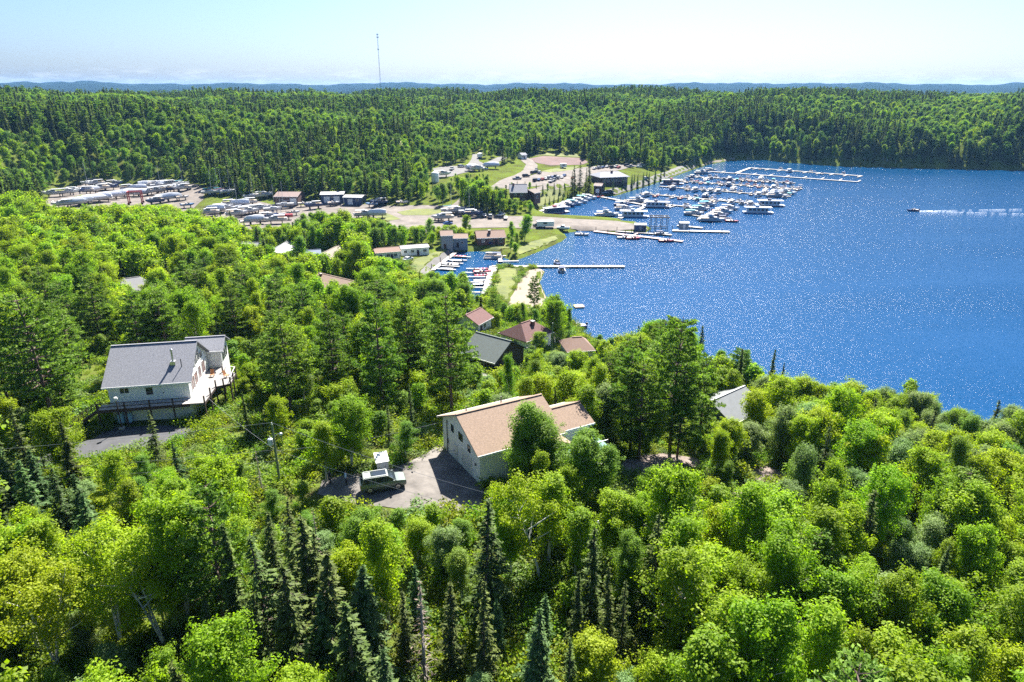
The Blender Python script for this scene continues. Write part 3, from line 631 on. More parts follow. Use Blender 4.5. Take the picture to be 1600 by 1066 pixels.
RH('grey_cottage', 'pale metal-roofed cottage between the grey cottage and the blue-roofed one', (426,390), (449,379), 8, 2.8, 2, M_WHITE, M_METALROOF, wins=(('f',.5,1.6,1,1),), doors=(('f',.25,.9,2),))
RH('blue_roofed_cottage', 'cottage with dark blue roof behind the aspens', (478,391), (499,391), 8, 2.8, 1.8, M_WHITE, mat('blue_roof', (.05,.09,.17), .6, .1), wins=(('f',.5,1.6,1,1),), doors=(('f',.25,.9,2),))
RH('tan_roofed_cottage', 'cottage with pale tan roof right of the blue-roofed cottage', (501,396), (528,386), 7.5, 2.8, 1.6, M_WHITE, mat('pale_tan', (.19,.165,.135), .9, .1, 2), wins=(('f',.5,1.6,1,1),), doors=(('f',.25,.9,2),))
RH('mobile_home', 'white mobile home with tan roof, left of the pair by the inlet', (584,388), (622,387), 7, 2.7, .9, M_WHITE, M_SHPEACH, wins=(('f',.2,1.6,1,.9),('f',.5,1.6,1.2,.9),('f',.8,1.6,1,.9)), doors=(('f',.65,.9,2),), over=.3)
RH('mobile_home', 'white mobile home with white roof, right of the pair by the inlet', (625,384), (668,383), 5.2, 2.7, .5, M_WHITE, mat('white_roof', (.28,.28,.28), .6, .06), wins=(('f',.15,1.6,1,.9),('f',.4,1.6,1,.9),('f',.85,1.6,1.2,.9),('r',.5,1.6,1,.9)), doors=(('f',.6,.9,2),), over=.2)
RH('grey_house', 'tall blue-grey house with brown roof at the head of the inlet', (688,361), (706,361), 7, 5.2, 1.2, M_GREYSIDE, M_SHBROWN, wins=(('r',.5,3.6,1,1),), doors=(('f',.3,.9,2),), over=.3)
RH('grey_annex', 'lower blue-grey annex with brown roof beside the tall grey house', (708,366), (730,366), 7, 3.6, 1.0, M_GREYSIDE, M_SHBROWN, wins=(('f',.6,2,1,1),), doors=(('f',.3,.9,2),), over=.3)
RH('brick_house', 'red-brown house with tan roof and chimney at the head of the inlet', (744,361), (786,360), 9, 3, 1.9, M_BRICK, M_SHPEACH, wins=(('f',.2,1.7,1.2,1),('f',.5,1.7,1.2,1),('f',.85,1.7,1.6,1.4)), doors=(('f',.68,.9,2),), chimney=(.46,.3,1.0,.5))
RH('brown_shed', 'long brown metal shed at the forest edge of the boat yard', (434,300), (470,300), 13, 4, 1.5, M_BARN, M_BARN, cat='shed', doors=(('f',.8,3.2,3.2),), wins=(('f',.3,2.4,1.2,.8),), over=.3)
RH('navy_workshop', 'navy workshop with white roof, left half of the pair beside the brown shed', (503,300), (537,300), 9, 4.2, .7, M_NAVY, mat('white_roof', (.28,.28,.28)), cat='workshop', doors=(('f',.25,3,3.2),('f',.7,3,3.2)), wins=(('f',.48,3,1,.8),), over=.6)
RH('navy_workshop', 'navy workshop with white roof, right half of the pair beside the brown shed', (541,305), (568,305), 8, 3.6, .6, M_NAVY, mat('white_roof', (.28,.28,.28)), cat='workshop', doors=(('f',.35,2.6,2.8),), wins=(('f',.75,2.2,1.4,1),), over=.6)
RH('lodge', 'dark log lodge with steep grey roof below the upper road', (797,288), (822,289), 10, 5.4, 3.2, M_LOG, M_SHGREY, cat='lodge', wins=(('f',.2,1.7,1.2,1.2),('f',.5,1.7,1.2,1.2),('f',.8,1.7,1.2,1.2),('f',.3,4.2,1,1),('f',.7,4.2,1,1)), doors=(('f',.62,1,2.1),), chimney=(.2,.4,.9,.8))
RH('lodge_wing', 'dark log wing on the right of the lodge', (825,296), (835,297), 8, 4.2, 1.4, M_LOG, M_LOG, cat='lodge', wins=(('f',.5,1.9,1.2,1.2),('r',.5,1.9,1.2,1.2)), doors=(('r',.25,.9,2),))
RH('marina_lodge', 'wide lodge with grey roof and blue windows beside the marina', (938,268), (966,269), 15, 4.6, 2.2, M_LOG, M_SHGREY, cat='lodge', hip=3, wins=tuple(('f',t,2.4,1.9,1.7) for t in (.14,.3,.46,.62,.78,.92)) + (('r',.3,2.4,1.9,1.7),('r',.6,2.4,1.9,1.7)), doors=(('f',.54,1,2.1),), chimney=(.55,.4,1.1,.9), over=1.0)
RH('boathouse', 'small brown boathouse below the marina lodge', (930,288), (942,288), 5, 4.2, 1.2, M_DARKBROWN, M_BARN, cat='shed', doors=(('f',.5,2.2,2.4),), over=.3)
RH('white_cabin', 'white cabin at the top of the upper road by the dirt pad', (812,239), (820,239), 6, 2.6, 1.2, M_WHITE, M_SHGREY, cat='cabin', doors=(('f',.5,.9,2),), wins=(('f',.2,1.5,.8,.8),), over=.3)
# small white shed behind the parked car
g = hit(597, 731); sh = empty('garden_shed', g, R(20), 'small white shed with slanted white roof behind the parked car', 'shed')
b = MB(); b.prism([(-.7, 0), (.7, 0), (.7, 1.5), (-.7, 1.1)], -.65, .65, 'x'); b.build('wall', M_TRIM, sh)
b = MB(); b.add([(-.75,-.8,1.1),(.75,-.8,1.1),(.75,.8,1.58),(-.75,.8,1.58),(-.75,-.8,1.18),(.75,-.8,1.18),(.75,.8,1.66),(-.75,.8,1.66)],[(0,3,2,1),(4,5,6,7),(0,1,5,4),(1,2,6,5),(2,3,7,6),(3,0,4,7)]); b.build('roof', M_TRIM, sh)
b = MB(); b.box(-.35, .35, -.74, -.7, .05, 1.0); k = b.build('door', M_WHITE, sh); b = MB(); b.box(.22, .28, -.79, -.74, .5, .6); b.build('handle', M_DARKMETAL, k)
# water tank
g = hit(680, 284); wt = empty('water_tank', g, 0, 'white cylindrical water tank standing on the slope below the upper lot', 'tank')
b = MB(); b.lathe([(2.2, -.5), (2.2, 4.6), (2.0, 5.0), (.6, 5.8), (.2, 5.9)], 20); b.build('body', M_TRIM, wt, True)
b = MB(); b.lathe([(.3, 0), (.3, .35), (.1, .4)], 8, (0, 0, 5.8)); b.build('hatch', M_STEEL, wt)
for s in (-.2, .2): b = MB(); b.bar((s, -2.28, 0), (s, -2.28, 4.8), .05); b.build('ladder_rail', M_STEEL, wt)
keep(670, 268, 692, 284, 400)
# radio mast on the ridge
tp = hit(594.5, 133.5, 13); mast = empty('radio_mast', (tp.x, tp.y, hgt(tp.x, tp.y)), 0, 'thin lattice radio mast standing on the forest ridge', 'mast')
dT = math.hypot(tp.x, tp.y); hm = 75 * dT / F * 1.05 + 14
for k in range(3):
    a = 2 * math.pi * k / 3; b = MB(); b.tube([(.9*math.cos(a), .9*math.sin(a), -1), (.9*math.cos(a), .9*math.sin(a), hm)], .14, 5); b.build('leg', M_DARKMETAL, mast)
b = MB(); n_ = int(hm / 2.2)
for i in range(n_):
    for k in range(3):
        a, c = 2*math.pi*k/3, 2*math.pi*(k+1)/3; z = i * 2.2
        b.bar((.9*math.cos(a), .9*math.sin(a), z), (.9*math.cos(c), .9*math.sin(c), z + 2.2), .09)
b.build('bracing', M_DARKMETAL, mast)
for z, rr_ in ((hm - .6, 1.5), (hm - 6, 1.8), (hm - 30, 1.3)):
    b = MB()
    for k in range(3): a = 2*math.pi*k/3 + .5; b.box(rr_*math.cos(a)-.45, rr_*math.cos(a)+.45, rr_*math.sin(a)-.45, rr_*math.sin(a)+.45, z-1.5, z+1.2)
    b.build('antenna', M_DARKMETAL, mast)
b = MB(); b.tube([(0, 0, hm), (0, 0, hm + 3)], .1, 5); b.build('tip', M_DARKMETAL, mast)

# ------------------------------------------------------------------ boats
M_HULLW = mat('white_gelcoat', (.52, .53, .55), .3, .08); M_HULLN = mat('navy_gelcoat', (.03, .06, .16), .3, .08); M_HULLR = mat('red_gelcoat', (.35, .04, .05), .3, .08)
M_HULLB = mat('blue_bottom', (.08, .20, .42), .5, .1); M_CANVN = mat('navy_canvas', (.03, .045, .10), .8, .15); M_CANVT = mat('teal_canvas', (.08, .36, .42), .8, .1)
M_WRAP = mat('shrink_wrap', (.62, .64, .68), .35, .05, 1); M_TAN = mat('tan_vinyl', (.42, .34, .26), .7, .1); M_ALU = mat('bare_aluminium', (.45, .47, .5), .35, .1, 2, metal=.7)
def hull_rings(L, B, D, n=9, flare=.82):
    out = []
    for i in range(n):
        t = i / (n - 1); x = -L/2 + L * t
        w = B/2 * (1 - max(0, (t - .45) / .55) ** 2.2 * .97) * (0.92 + .08 * min(1, t * 4)); sheer = D * (1 + .22 * t ** 2); keel = .05 + D * .75 * max(0, (t - .7) / .3) ** 2
        out.append([(x, -w, sheer), (x, -w * flare, D * .45 + keel * .4), (x, 0, keel), (x, w * flare, D * .45 + keel * .4), (x, w, sheer), (x, 0, sheer + .001)])
    return out
def boat_base(name, L, B, D, hull_m, deck_z=None):
    r = empty(name, (0, 0, 0)); h = MB(); h.loft(hull_rings(L, B, D)); h.build('hull', hull_m, r, True)
    s = MB(); s.bar((-L/2 + .1, -B*.47, D*.9), (L*.18, -B*.5, D*1.0), .06, .1); s.bar((-L/2 + .1, B*.47, D*.9), (L*.18, B*.5, D*1.0), .06, .1); s.build('rub_rail', M_DARKMETAL, r)
    return r
def outboard(r, x, z, s=1):
    b = MB(); b.box(x - .5*s, x - .05, -.2*s, .2*s, z, z + .55*s); b.box(x - .35*s, x - .15*s, -.07*s, .07*s, z - .8*s, z); o = b.build('outboard_motor', M_BLACK, r, bevel=.04)
def runabout(hm, cover=None):
    r = boat_base('runabout', 6.2, 2.3, 1.0, hm)
    b = MB(); b.box(-2.7, .6, -.85, .85, 1.01, 1.06); b.build('cockpit', M_TAN, r)
    b = MB(); b.add([(.5,-.95,1.05),(.5,.95,1.05),(1.1,.6,1.1),(1.1,-.6,1.1),(.1,-.9,1.6),(.1,.9,1.6)],[(0,3,4),(1,5,2),(3,2,5,4)]); b.build('windshield', M_GLASS, r)
    for y in (-.5, .5): b = MB(); b.box(-.9, -.3, y-.25, y+.25, 1.06, 1.45); b.box(-1.0, -.85, y-.25, y+.25, 1.3, 1.75); b.build('seat', M_HULLW, r)
    outboard(r, -3.05, .9)
    if cover:
        b = MB(); b.prism([(-1.1, 1.9), (-1.0, 2.05), (1.0, 2.05), (1.1, 1.9)], -2.4, .3, 'x'); b.build('bimini_top', cover, r)
        for y in (-1, 1):
            for x in (-2.3, .2): b = MB(); b.bar((x, y, 1.1), (x, y, 1.92), .04); b.build('bimini_pole', M_STEEL, r)
    return r
def skiff(hm):
    r = boat_base('fishing_skiff', 5.0, 1.8, .75, hm); 
    for x in (-1.5, -.2, 1.0): b = MB(); b.box(x-.15, x+.15, -.7, .7, .76, .86); b.build('thwart', M_ALU, r)
    outboard(r, -2.45, .7, .8); return r
def cruiser(hm, L=10.0, canvas=None, fly=False):
    B = L * .32; r = boat_base('cabin_cruiser', L, B, 1.6, hm)
    b = MB(); b.prism([(-L*.12, 1.6), (L*.30, 1.75), (L*.16, 2.5), (-L*.12, 2.75)], -B*.36, B*.36, 'y'); c = b.build('cabin', M_HULLW, r, bevel=.08)
    for s in (-1, 1): b = MB(); b.prism([(-L*.09, 2.05), (L*.17, 2.08), (L*.12, 2.4), (-L*.09, 2.5)], s*B*.365, s*B*.375, 'y'); b.build('cabin_window', M_GLASS, c)
    b = MB(); b.add([(L*.24,-B*.33,2.1),(L*.24,B*.33,2.1),(L*.17,B*.32,2.47),(L*.17,-B*.32,2.47)],[(0,1,2,3)]); 
    for i in range(4): pass
    b = MB(); b.prism([(L*.255, 2.02), (L*.18, 2.44), (L*.195, 2.46), (L*.27, 2.04)], -B*.3, B*.3, 'y'); b.build('windshield', M_GLASS, c)
    b = MB(); b.prism([(-L*.42, 2.75), (L*.05, 2.85), (L*.05, 2.95), (-L*.42, 2.87)], -B*.36, B*.36, 'y'); b.build('hardtop', canvas or M_HULLW, r)
    for s in (-1, 1):
        for x in (-L*.4, -L*.2): b = MB(); b.bar((x, s*B*.34, 1.6), (x, s*B*.34, 2.78), .06); b.build('stanchion', M_STEEL, r)
    b = MB(); b.box(-L*.46, -L*.13, -B*.36, B*.36, 1.62, 1.68); b.build('cockpit', M_TAN, r)
    for s in (-1, 1): b = MB(); b.tube([(L*.12, s*B*.42, 2.2), (L*.34, s*B*.25, 2.4), (L*.47, 0, 2.45)], .03, 4); b.build('bow_rail', M_STEEL, r)
    if fly:
        b = MB(); b.box(-L*.15, L*.06, -B*.28, B*.28, 2.95, 3.6); b.build('flybridge', M_HULLW, r, bevel=.08)
        b = MB(); b.box(-L*.16, L*.0, -B*.3, B*.3, 4.5, 4.58); f = b.build('flybridge_top', canvas or M_CANVN, r)
        for s in (-1, 1):
            for x in (-L*.14, -L*.01): b = MB(); b.bar((x, s*B*.27, 3.5), (x, s*B*.27, 4.5), .05); b.build('stanchion', M_STEEL, r)
    return r
def houseboat(hm, trim):
    L, B = 15.0, 4.4; r = empty('houseboat', (0, 0, 0)); b = MB()
    for y in (-1.5, 1.5): b.loft([[(x, y-w, .7), (x, y-w, .1+k), (x, y+w, .1+k), (x, y+w, .7)] for x, w, k in ((-L/2,.5,0),(L/2-1.5,.5,0),(L/2,.15,.5))])
    b.build('hull', trim, r); b = MB(); b.box(-L/2, L/2, -B/2, B/2, .7, .9); b.build('deck', M_HULLW, r)
    b = MB(); b.box(-L*.38, L*.30, -B*.42, B*.42, .9, 3.2); c = b.build('cabin', hm, r, bevel=.05)
    for s in (-1, 1):
        for i in range(5): x = -L*.32 + i*L*.135; b = MB(); b.box(x, x+1.3, s*B*.42-.02+(.0 if s<0 else 0), s*B*.42+.02, 1.7, 2.7); b.build('cabin_window', M_GLASS, c)
    b = MB(); b.box(L*.30-.02, L*.30+.03, -1.2, 1.2, 1.3, 2.8); b.build('front_window', M_GLASS, c)
    b = MB(); b.box(-L*.46, L*.44, -B*.47, B*.47, 3.22, 3.36); b.build('roof_deck', M_HULLW, r)
    for s in (-1, 1):
        b = MB(); b.bar((-L*.45, s*B*.46, 4.2), (L*.2, s*B*.46, 4.2), .05)
        for k in range(6): x = -L*.45 + k*L*.13; b.bar((x, s*B*.46, 3.3), (x, s*B*.46, 4.2), .05)
        b.build('railing', M_STEEL, r)
        for x in (-L*.45, L*.42): b = MB(); b.bar((x, s*B*.45, .9), (x, s*B*.45, 3.22), .08); b.build('stanchion', M_HULLW, r)
    b = MB(); b.box(-L*.1, L*.02, -.8, .8, 3.36, 4.3); b.build('helm_console', trim, r); return r
def pontoon(canvas):
    L = 7.2; r = empty('pontoon_boat', (0, 0, 0))
    for y in (-.9, .9): b = MB(); b.tube([(-L/2, y, .3), (L/2-.8, y, .3), (L/2, y, .5)], [.32, .32, .05], 8); b.build('float', M_ALU, r, True)
    b = MB(); b.box(-L/2+.1, L/2-.4, -1.25, 1.25, .62, .72); b.build('deck', M_TAN, r)
    b = MB()
    for a, c in (((-3.3,-1.2),(3,-1.2)),((-3.3,1.2),(3,1.2)),((3,-1.2),(3,1.2))): b.bar((*a,1.1),(*c,1.1),.05,.6)
    b.build('fence', M_HULLW, r)
    for y in (-.9, .9): b = MB(); b.box(-3.1, -.6, y-.3, y+.3, .72, 1.15); b.build('bench', M_TAN, r)
    b = MB(); b.prism([(-1.25,2.3),(-1.1,2.5),(1.1,2.5),(1.25,2.3)], -3.0, .2, 'x'); b.build('canopy', canvas, r)
    for y in (-1.2, 1.2):
        for x in (-2.8, 0): b = MB(); b.bar((x,y,1.1),(x,y,2.32),.04); b.build('canopy_pole', M_STEEL, r)
    outboard(r, -L/2+.1, .5); return r
def sailboat(hm, cover):
    L = 8.6; r = boat_base('sailboat', L, 2.7, 1.5, hm)
    b = MB(); b.prism([(-L*.12,1.5),(L*.25,1.65),(L*.2,2.0),(-L*.12,2.1)], -.8, .8, 'y'); b.build('cabin', M_HULLW, r, bevel=.06)
    b = MB(); b.prism([(-.9,.5),(.6,.5),(.4,-.5),(-.6,-.5)], -.12, .12, 'y'); b.build('keel', M_HULLB, r)
    b = MB(); b.tube([(.8,0,1.6),(.8,0,12.4)], [.09,.06], 6); mt = b.build('mast', M_HULLW, r); b = MB(); b.bar((.8,-1,8),(.8,1,8),.05); b.build('spreader', M_ALU, mt)
    b = MB(); b.tube([(.7,0,2.9),(-3.2,0,2.75)], [.2,.14], 6); b.build('sail_cover', cover, r)
    b = MB(); b.tube([(.8,0,12.2),(L*.48,0,1.9)], .02, 3); b.tube([(.8,0,12.3),(-L*.48,0,1.6)], .02, 3); b.build('stay', M_STEEL, r); return r
def wrapped(L=9.0):
    B = L*.33; r = boat_base('wrapped_boat', L, B, 1.6, M_HULLW); rings = []
    for i in range(8):
        t = i/7; x = -L*.48 + L*.96*t; w = B*.5*(1-max(0,(t-.5)/.5)**2*.95); z = 1.5+.35*t*t; hh = (1.7-1.2*abs(t-.35)**1.2)*(1 if t<.95 else .3)
        rings.append([(x,-w,z),(x,-w*.8,z+hh*.45),(x,-w*.25,z+hh),(x,w*.25,z+hh),(x,w*.8,z+hh*.45),(x,w,z)])
    b = MB(); b.loft(rings); b.build('shrink_wrap', M_WRAP, r, True); return r
def cradle(r, L, B):
    for x in (-L*.28, L*.2):
        for s in (-1, 1): b = MB(); b.bar((x, s*B*.45, -.95), (x, s*B*.28, .5), .12); b.build('jack_stand', M_DARKMETAL, r)
        b = MB(); b.box(x-.2, x+.2, -.3, .3, -.95, .12); b.build('keel_block', M_DARKBROWN, r)
    return r
PROTO = {
 'run_w': (runabout(M_HULLW, M_CANVN), 'white runabout with dark canopy', 'motorboat'), 'run_n': (runabout(M_HULLN, None), 'dark blue open runabout', 'motorboat'),
 'run_r': (runabout(M_HULLR, None), 'red open runabout', 'motorboat'), 'run_t': (runabout(M_HULLW, M_CANVT), 'white runabout with teal canopy', 'motorboat'), 'run_o': (runabout(M_HULLW, None), 'white open runabout', 'motorboat'),
 'skiff': (skiff(M_ALU), 'small aluminium fishing skiff', 'skiff'), 'skiff_r': (skiff(M_HULLR), 'small dark red fishing skiff', 'skiff'), 'pon': (pontoon(M_CANVN), 'pontoon boat with dark canopy', 'pontoon boat'), 'pon_t': (pontoon(M_TAN), 'pontoon boat with tan canopy', 'pontoon boat'),
 'cr': (cruiser(M_HULLW), 'white cabin cruiser', 'cabin cruiser'), 'cr_t': (cruiser(M_HULLW, 10, M_CANVT), 'white cabin cruiser with teal top', 'cabin cruiser'), 'cr_n': (cruiser(M_HULLN, 9), 'dark-hulled cabin cruiser', 'cabin cruiser'), 'cr_f': (cruiser(M_HULLW, 12.5, None, True), 'big white flybridge cruiser', 'cabin cruiser'),
 'hb': (houseboat(M_HULLW, M_HULLB), 'white houseboat with blue floats', 'houseboat'), 'hb_n': (houseboat(M_NAVY, M_HULLR), 'dark blue houseboat with red floats', 'houseboat'), 'hb_t': (houseboat(M_HULLW, M_CANVN), 'white houseboat with dark floats', 'houseboat'),
 'dry_c': (cradle(cruiser(M_HULLW), 10, 3.2), 'white cabin cruiser on stands', 'cabin cruiser'), 'dry_n': (cradle(cruiser(M_HULLN, 9), 9, 2.9), 'dark-hulled cruiser on stands', 'cabin cruiser'), 'dry_w': (cradle(wrapped(), 9, 3), 'boat wrapped in white plastic', 'boat'), 'dry_w2': (cradle(wrapped(11), 11, 3.6), 'long boat wrapped in white plastic', 'boat'),
 'dry_s': (cradle(sailboat(M_HULLW, M_CANVT), 8.6, 2.7), 'white sailboat with teal sail cover on stands', 'sailboat'), 'dry_s2': (cradle(sailboat(M_HULLW, M_CANVN), 8.6, 2.7), 'white sailboat with navy sail cover on stands', 'sailboat'),
 'dry_s3': (cradle(sailboat(M_HULLR, M_TAN), 8.6, 2.7), 'red-hulled sailboat on stands', 'sailboat'), 'dry_r': (cradle(runabout(M_HULLW, None), 6.2, 2.3), 'white runabout on blocks', 'motorboat'), 'dry_b': (cradle(runabout(M_HULLB, None), 6.2, 2.3), 'bright blue runabout on blocks', 'motorboat'),
}
BNAME = {}
def put_boat(kind, loc, rz, where, group, nth=None):
    p, lab, cat = PROTO[kind]
    label = f'{lab} {where}' if nth is None else f'{NTH[nth]} {lab} {where}'
    o = copy_tree(p, loc, (0, 0, rz), None, label, group); o['category'] = cat; return o
def yard(items, where, group, yawc, z=.95):
    cnt = {}
    for k, px, py in sorted(items, key=lambda q: (q[1], q[2])):
        g = hit(px, py); n = cnt.get(k, 0); cnt[k] = n + 1
        o = put_boat(k, (g.x, g.y, g.z + z + .12), yawc + random.uniform(-.25, .25) + (math.pi if random.random() < .3 else 0), where, group, n)
    for k, px, py in items: keep(px - 12, py - 10, px + 12, py + 1, 1e4)
YL = [('dry_c',100,325),('dry_w2',118,323),('dry_w',133,320),('dry_w2',149,317),('dry_w',161,315),('dry_w2',175,312),('dry_w',187,310),('dry_w',201,307),('dry_w2',212,307),('dry_w',225,307),
 ('dry_c',84,308),('dry_c',108,306),('dry_n',119,304),('dry_c',132,303),('dry_w',144,303),('dry_c',157,299),('dry_n',172,297),('dry_n',180,292),('dry_c',150,292),
 ('dry_c',204,299),('dry_w',217,300),('dry_r',226,298),('dry_c',237,304),('dry_c',246,304),('dry_c',256,302),('dry_c',266,301),('dry_n',275,300),('dry_c',285,299),('dry_w',230,294),('dry_c',246,293),('dry_w',258,293),('dry_c',271,292),
 ('dry_n',243,320),('dry_w',258,316),('dry_w',271,314),('dry_r',286,313),('dry_b',294,325),('dry_s2',140,291),('dry_s2',249,295),('dry_s',284,293)]
yard(YL, 'from left, western yard', 'boats stored in the western yard', R(35))
YR = [('dry_s',329,306),('dry_s',345,305),('dry_s2',358,305),('dry_s3',339,303),('dry_c',326,338),('dry_w',337,334),('dry_c',349,331),('dry_c',371,340),('dry_r',379,337),('dry_c',388,336),('dry_n',398,333),('dry_c',408,332),
 ('dry_c',364,324),('dry_w',376,325),('dry_c',386,322),('dry_s2',375,331),('dry_s2',394,312),('dry_c',413,311),('dry_c',448,320),('dry_w',398,351),('dry_r',388,352),('dry_n',420,345),('dry_c',431,350),('dry_s3',443,344),('dry_r',459,337),
 ('dry_n',490,327),('dry_r',476,323),('dry_s2',427,333),('dry_s2',446,326),('dry_r',522,322)]
yard(YR, 'from left, middle yard', 'boats stored in the middle yard', R(30))
YC = [('dry_b',581,324),('dry_n',592,322),('dry_r',629,321),('dry_r',562,340),('dry_c',570,341),('dry_r',580,341),('dry_w',589,341),('dry_s',703,334),('dry_c',714,335),('dry_s2',731,337),('dry_n',740,340),('dry_c',692,346),('dry_r',684,344)]
yard(YC, 'from left, gravel lot', 'boats stored on the central gravel lot', R(15))
YU = [('dry_r',692,242),('dry_n',686,236),('dry_c',702,250),('dry_r',712,246),('dry_r',722,240),('dry_c',663,231),('dry_r',650,230),('dry_w2',767,264),('dry_c',745,268),('dry_r',752,268),('dry_w',738,267),('dry_c',692,277),('dry_r',632,240)]
yard(YU, 'from left, upper lot', 'boats stored on the upper lot', R(25))
# straddle lift among the stored boats
g = hit(213, 319); tl = empty('boat_lift', g, R(20), 'red steel straddle lift in front of the wrapped boats', 'boat lift'); M_RED = mat('red_steel', (.28, .035, .04), .5, .12)
for x in (-3, 3):
    for y in (-2.4, 2.4): b = MB(); b.box(x-.22, x+.22, y-.22, y+.22, .7, 6); b.build('leg', M_RED, tl); b = MB(); b.tube([(x, y-.2, .6), (x, y+.2, .6)], .6, 12); b.build('wheel', M_BLACK, tl)
for y in (-2.4, 2.4): b = MB(); b.box(-3.2, 3.2, y-.25, y+.25, 6, 6.5); b.build('beam', M_RED, tl)
b = MB(); b.box(-3.2, -2.8, -2.15, 2.15, 6.05, 6.45); b.build('beam', M_RED, tl)
keep(200, 300, 226, 320, 1e4)

# ------------------------------------------------------------------ docks
M_DOCK = mat('grey_dock_boards', (.25, .235, .22), .85, .14, 1.2); M_DOCKW = mat('white_dock_boards', (.34, .325, .31), .8, .08, 1)
def dock(p, q, w, label, fingers=(), pile=8.0, m=None, flen=6.0, side=1, pz=2.2, name='dock', group=None, zt=.55, slots=0):
    a, b = at(*p, .5), at(*q, .5); d = b - a; d.z = 0; Ld = d.length; yaw = math.atan2(d.y, d.x)
    r = empty(name, (a.x, a.y, 0), yaw, label, 'dock', group); m = m or M_DOCK
    n = max(1, int(Ld / 6)); 
    for i in range(n):
        k = MB(); k.box(i*Ld/n + .04, (i+1)*Ld/n - .04, -w/2, w/2, zt - .22, zt); s = k.build('deck_section', m, r)
        k = MB(); k.box(i*Ld/n + .5, (i+1)*Ld/n - .5, -w/2 + .2, w/2 - .2, -.35, zt - .22); k.build('float', M_BLACK, s)
    if pile:
        for i in range(int(Ld / pile) + 1):
            x = min(i * pile + .3, Ld - .2); s = (-1) ** i
            k = MB(); k.tube([(x, s*(w/2 + .18), -3), (x, s*(w/2 + .18), pz)], .13, 6); k.build('piling', M_DARKBROWN, r)
    for x in fingers:
        sd = side if side else (1 if random.random() < .5 else -1)
        k = MB(); k.box(x*Ld - .45, x*Ld + .45, min(sd*w/2, sd*(w/2+flen)), max(sd*w/2, sd*(w/2+flen)), zt - .2, zt - .003); k.build('finger', m, r)
    return r, Vector((a.x, a.y, 0)), d.normalized(), Ld
def berth(dk_, items, w, where, group, fromwhat='from the shore'):
    """boats nosed in to a dock: items = (kind, t along, side)"""
    r, a, u, Ld = dk_; nrm = Vector((-u.y, u.x, 0)); cnt = {}
    for k, t, s in items:
        bl = {'cr': 5.2, 'hb': 8.0, 'ru': 3.3, 'sk': 2.7, 'po': 3.8}[k[:2]] + (1.3 if k == 'cr_f' else 0)
        p = a + u * (t * Ld) + nrm * s * (w/2 + bl + .5); yaw = math.atan2(nrm.y, nrm.x) + (math.pi if s > 0 else 0) + random.uniform(-.05, .05)
        n = cnt.get((k, s), 0); cnt[(k, s)] = n + 1
        side = 'far side' if s > 0 else 'near side'
        put_boat(k, (p.x, p.y, -.28), yaw, f'from shore, {side} of {where}', group, n)
def row(p, q, label, n0, kinds, where, group, seed, w=2.0, fill=.85, sides=(1, -1), pile=6, start=.06):
    random.seed(seed); dk_ = dock(p, q, w, label, [start + i * (1 - start) / n0 for i in range(n0)], pile, side=0, flen=5)
    it = []
    for s in sides:
        for i in range(n0):
            if random.random() < fill: it.append((random.choice(kinds), start + (i + .5) * (1 - start) / n0, s))
    it.sort(key=lambda q: q[1]); berth(dk_, it, w, where, group); return dk_
SM = ['run_w','run_o','run_n','run_n','run_t','cr','run_w','pon','run_r','run_o','cr_n','run_w','run_n','pon']
row((1072,275),(1243,286),'long grey dock, farthest of the crowded boat rows', 16, SM, 'the farthest crowded dock', 'boats at the farthest crowded dock', 1, fill=.9, sides=(1,-1))
row((1050,282),(1254,295),'long grey dock, second of the crowded rows from the far side', 17, SM, 'the second crowded dock', 'boats at the second crowded dock', 2, fill=.82)
row((1030,291),(1236,307),'long grey dock, third of the crowded rows from the far side', 16, SM + ['cr'], 'the third crowded dock', 'boats at the third crowded dock', 3, fill=.8)
row((1000,302),(1215,321),'long grey dock, fourth of the crowded rows from the far side', 15, SM + ['cr','skiff'], 'the fourth crowded dock', 'boats at the fourth crowded dock', 4, fill=.72)
row((975,312),(1105,326),'grey dock, nearest of the parallel rows', 8, SM + ['skiff'], 'the nearest parallel dock', 'boats at the nearest parallel dock', 5, fill=.5)
random.seed(20)
d6 = dock((968,341),(1016,319), 2.2, 'slanting white dock with houseboats near the crane', (.2,.5,.8), 6, M_DOCKW, side=1)
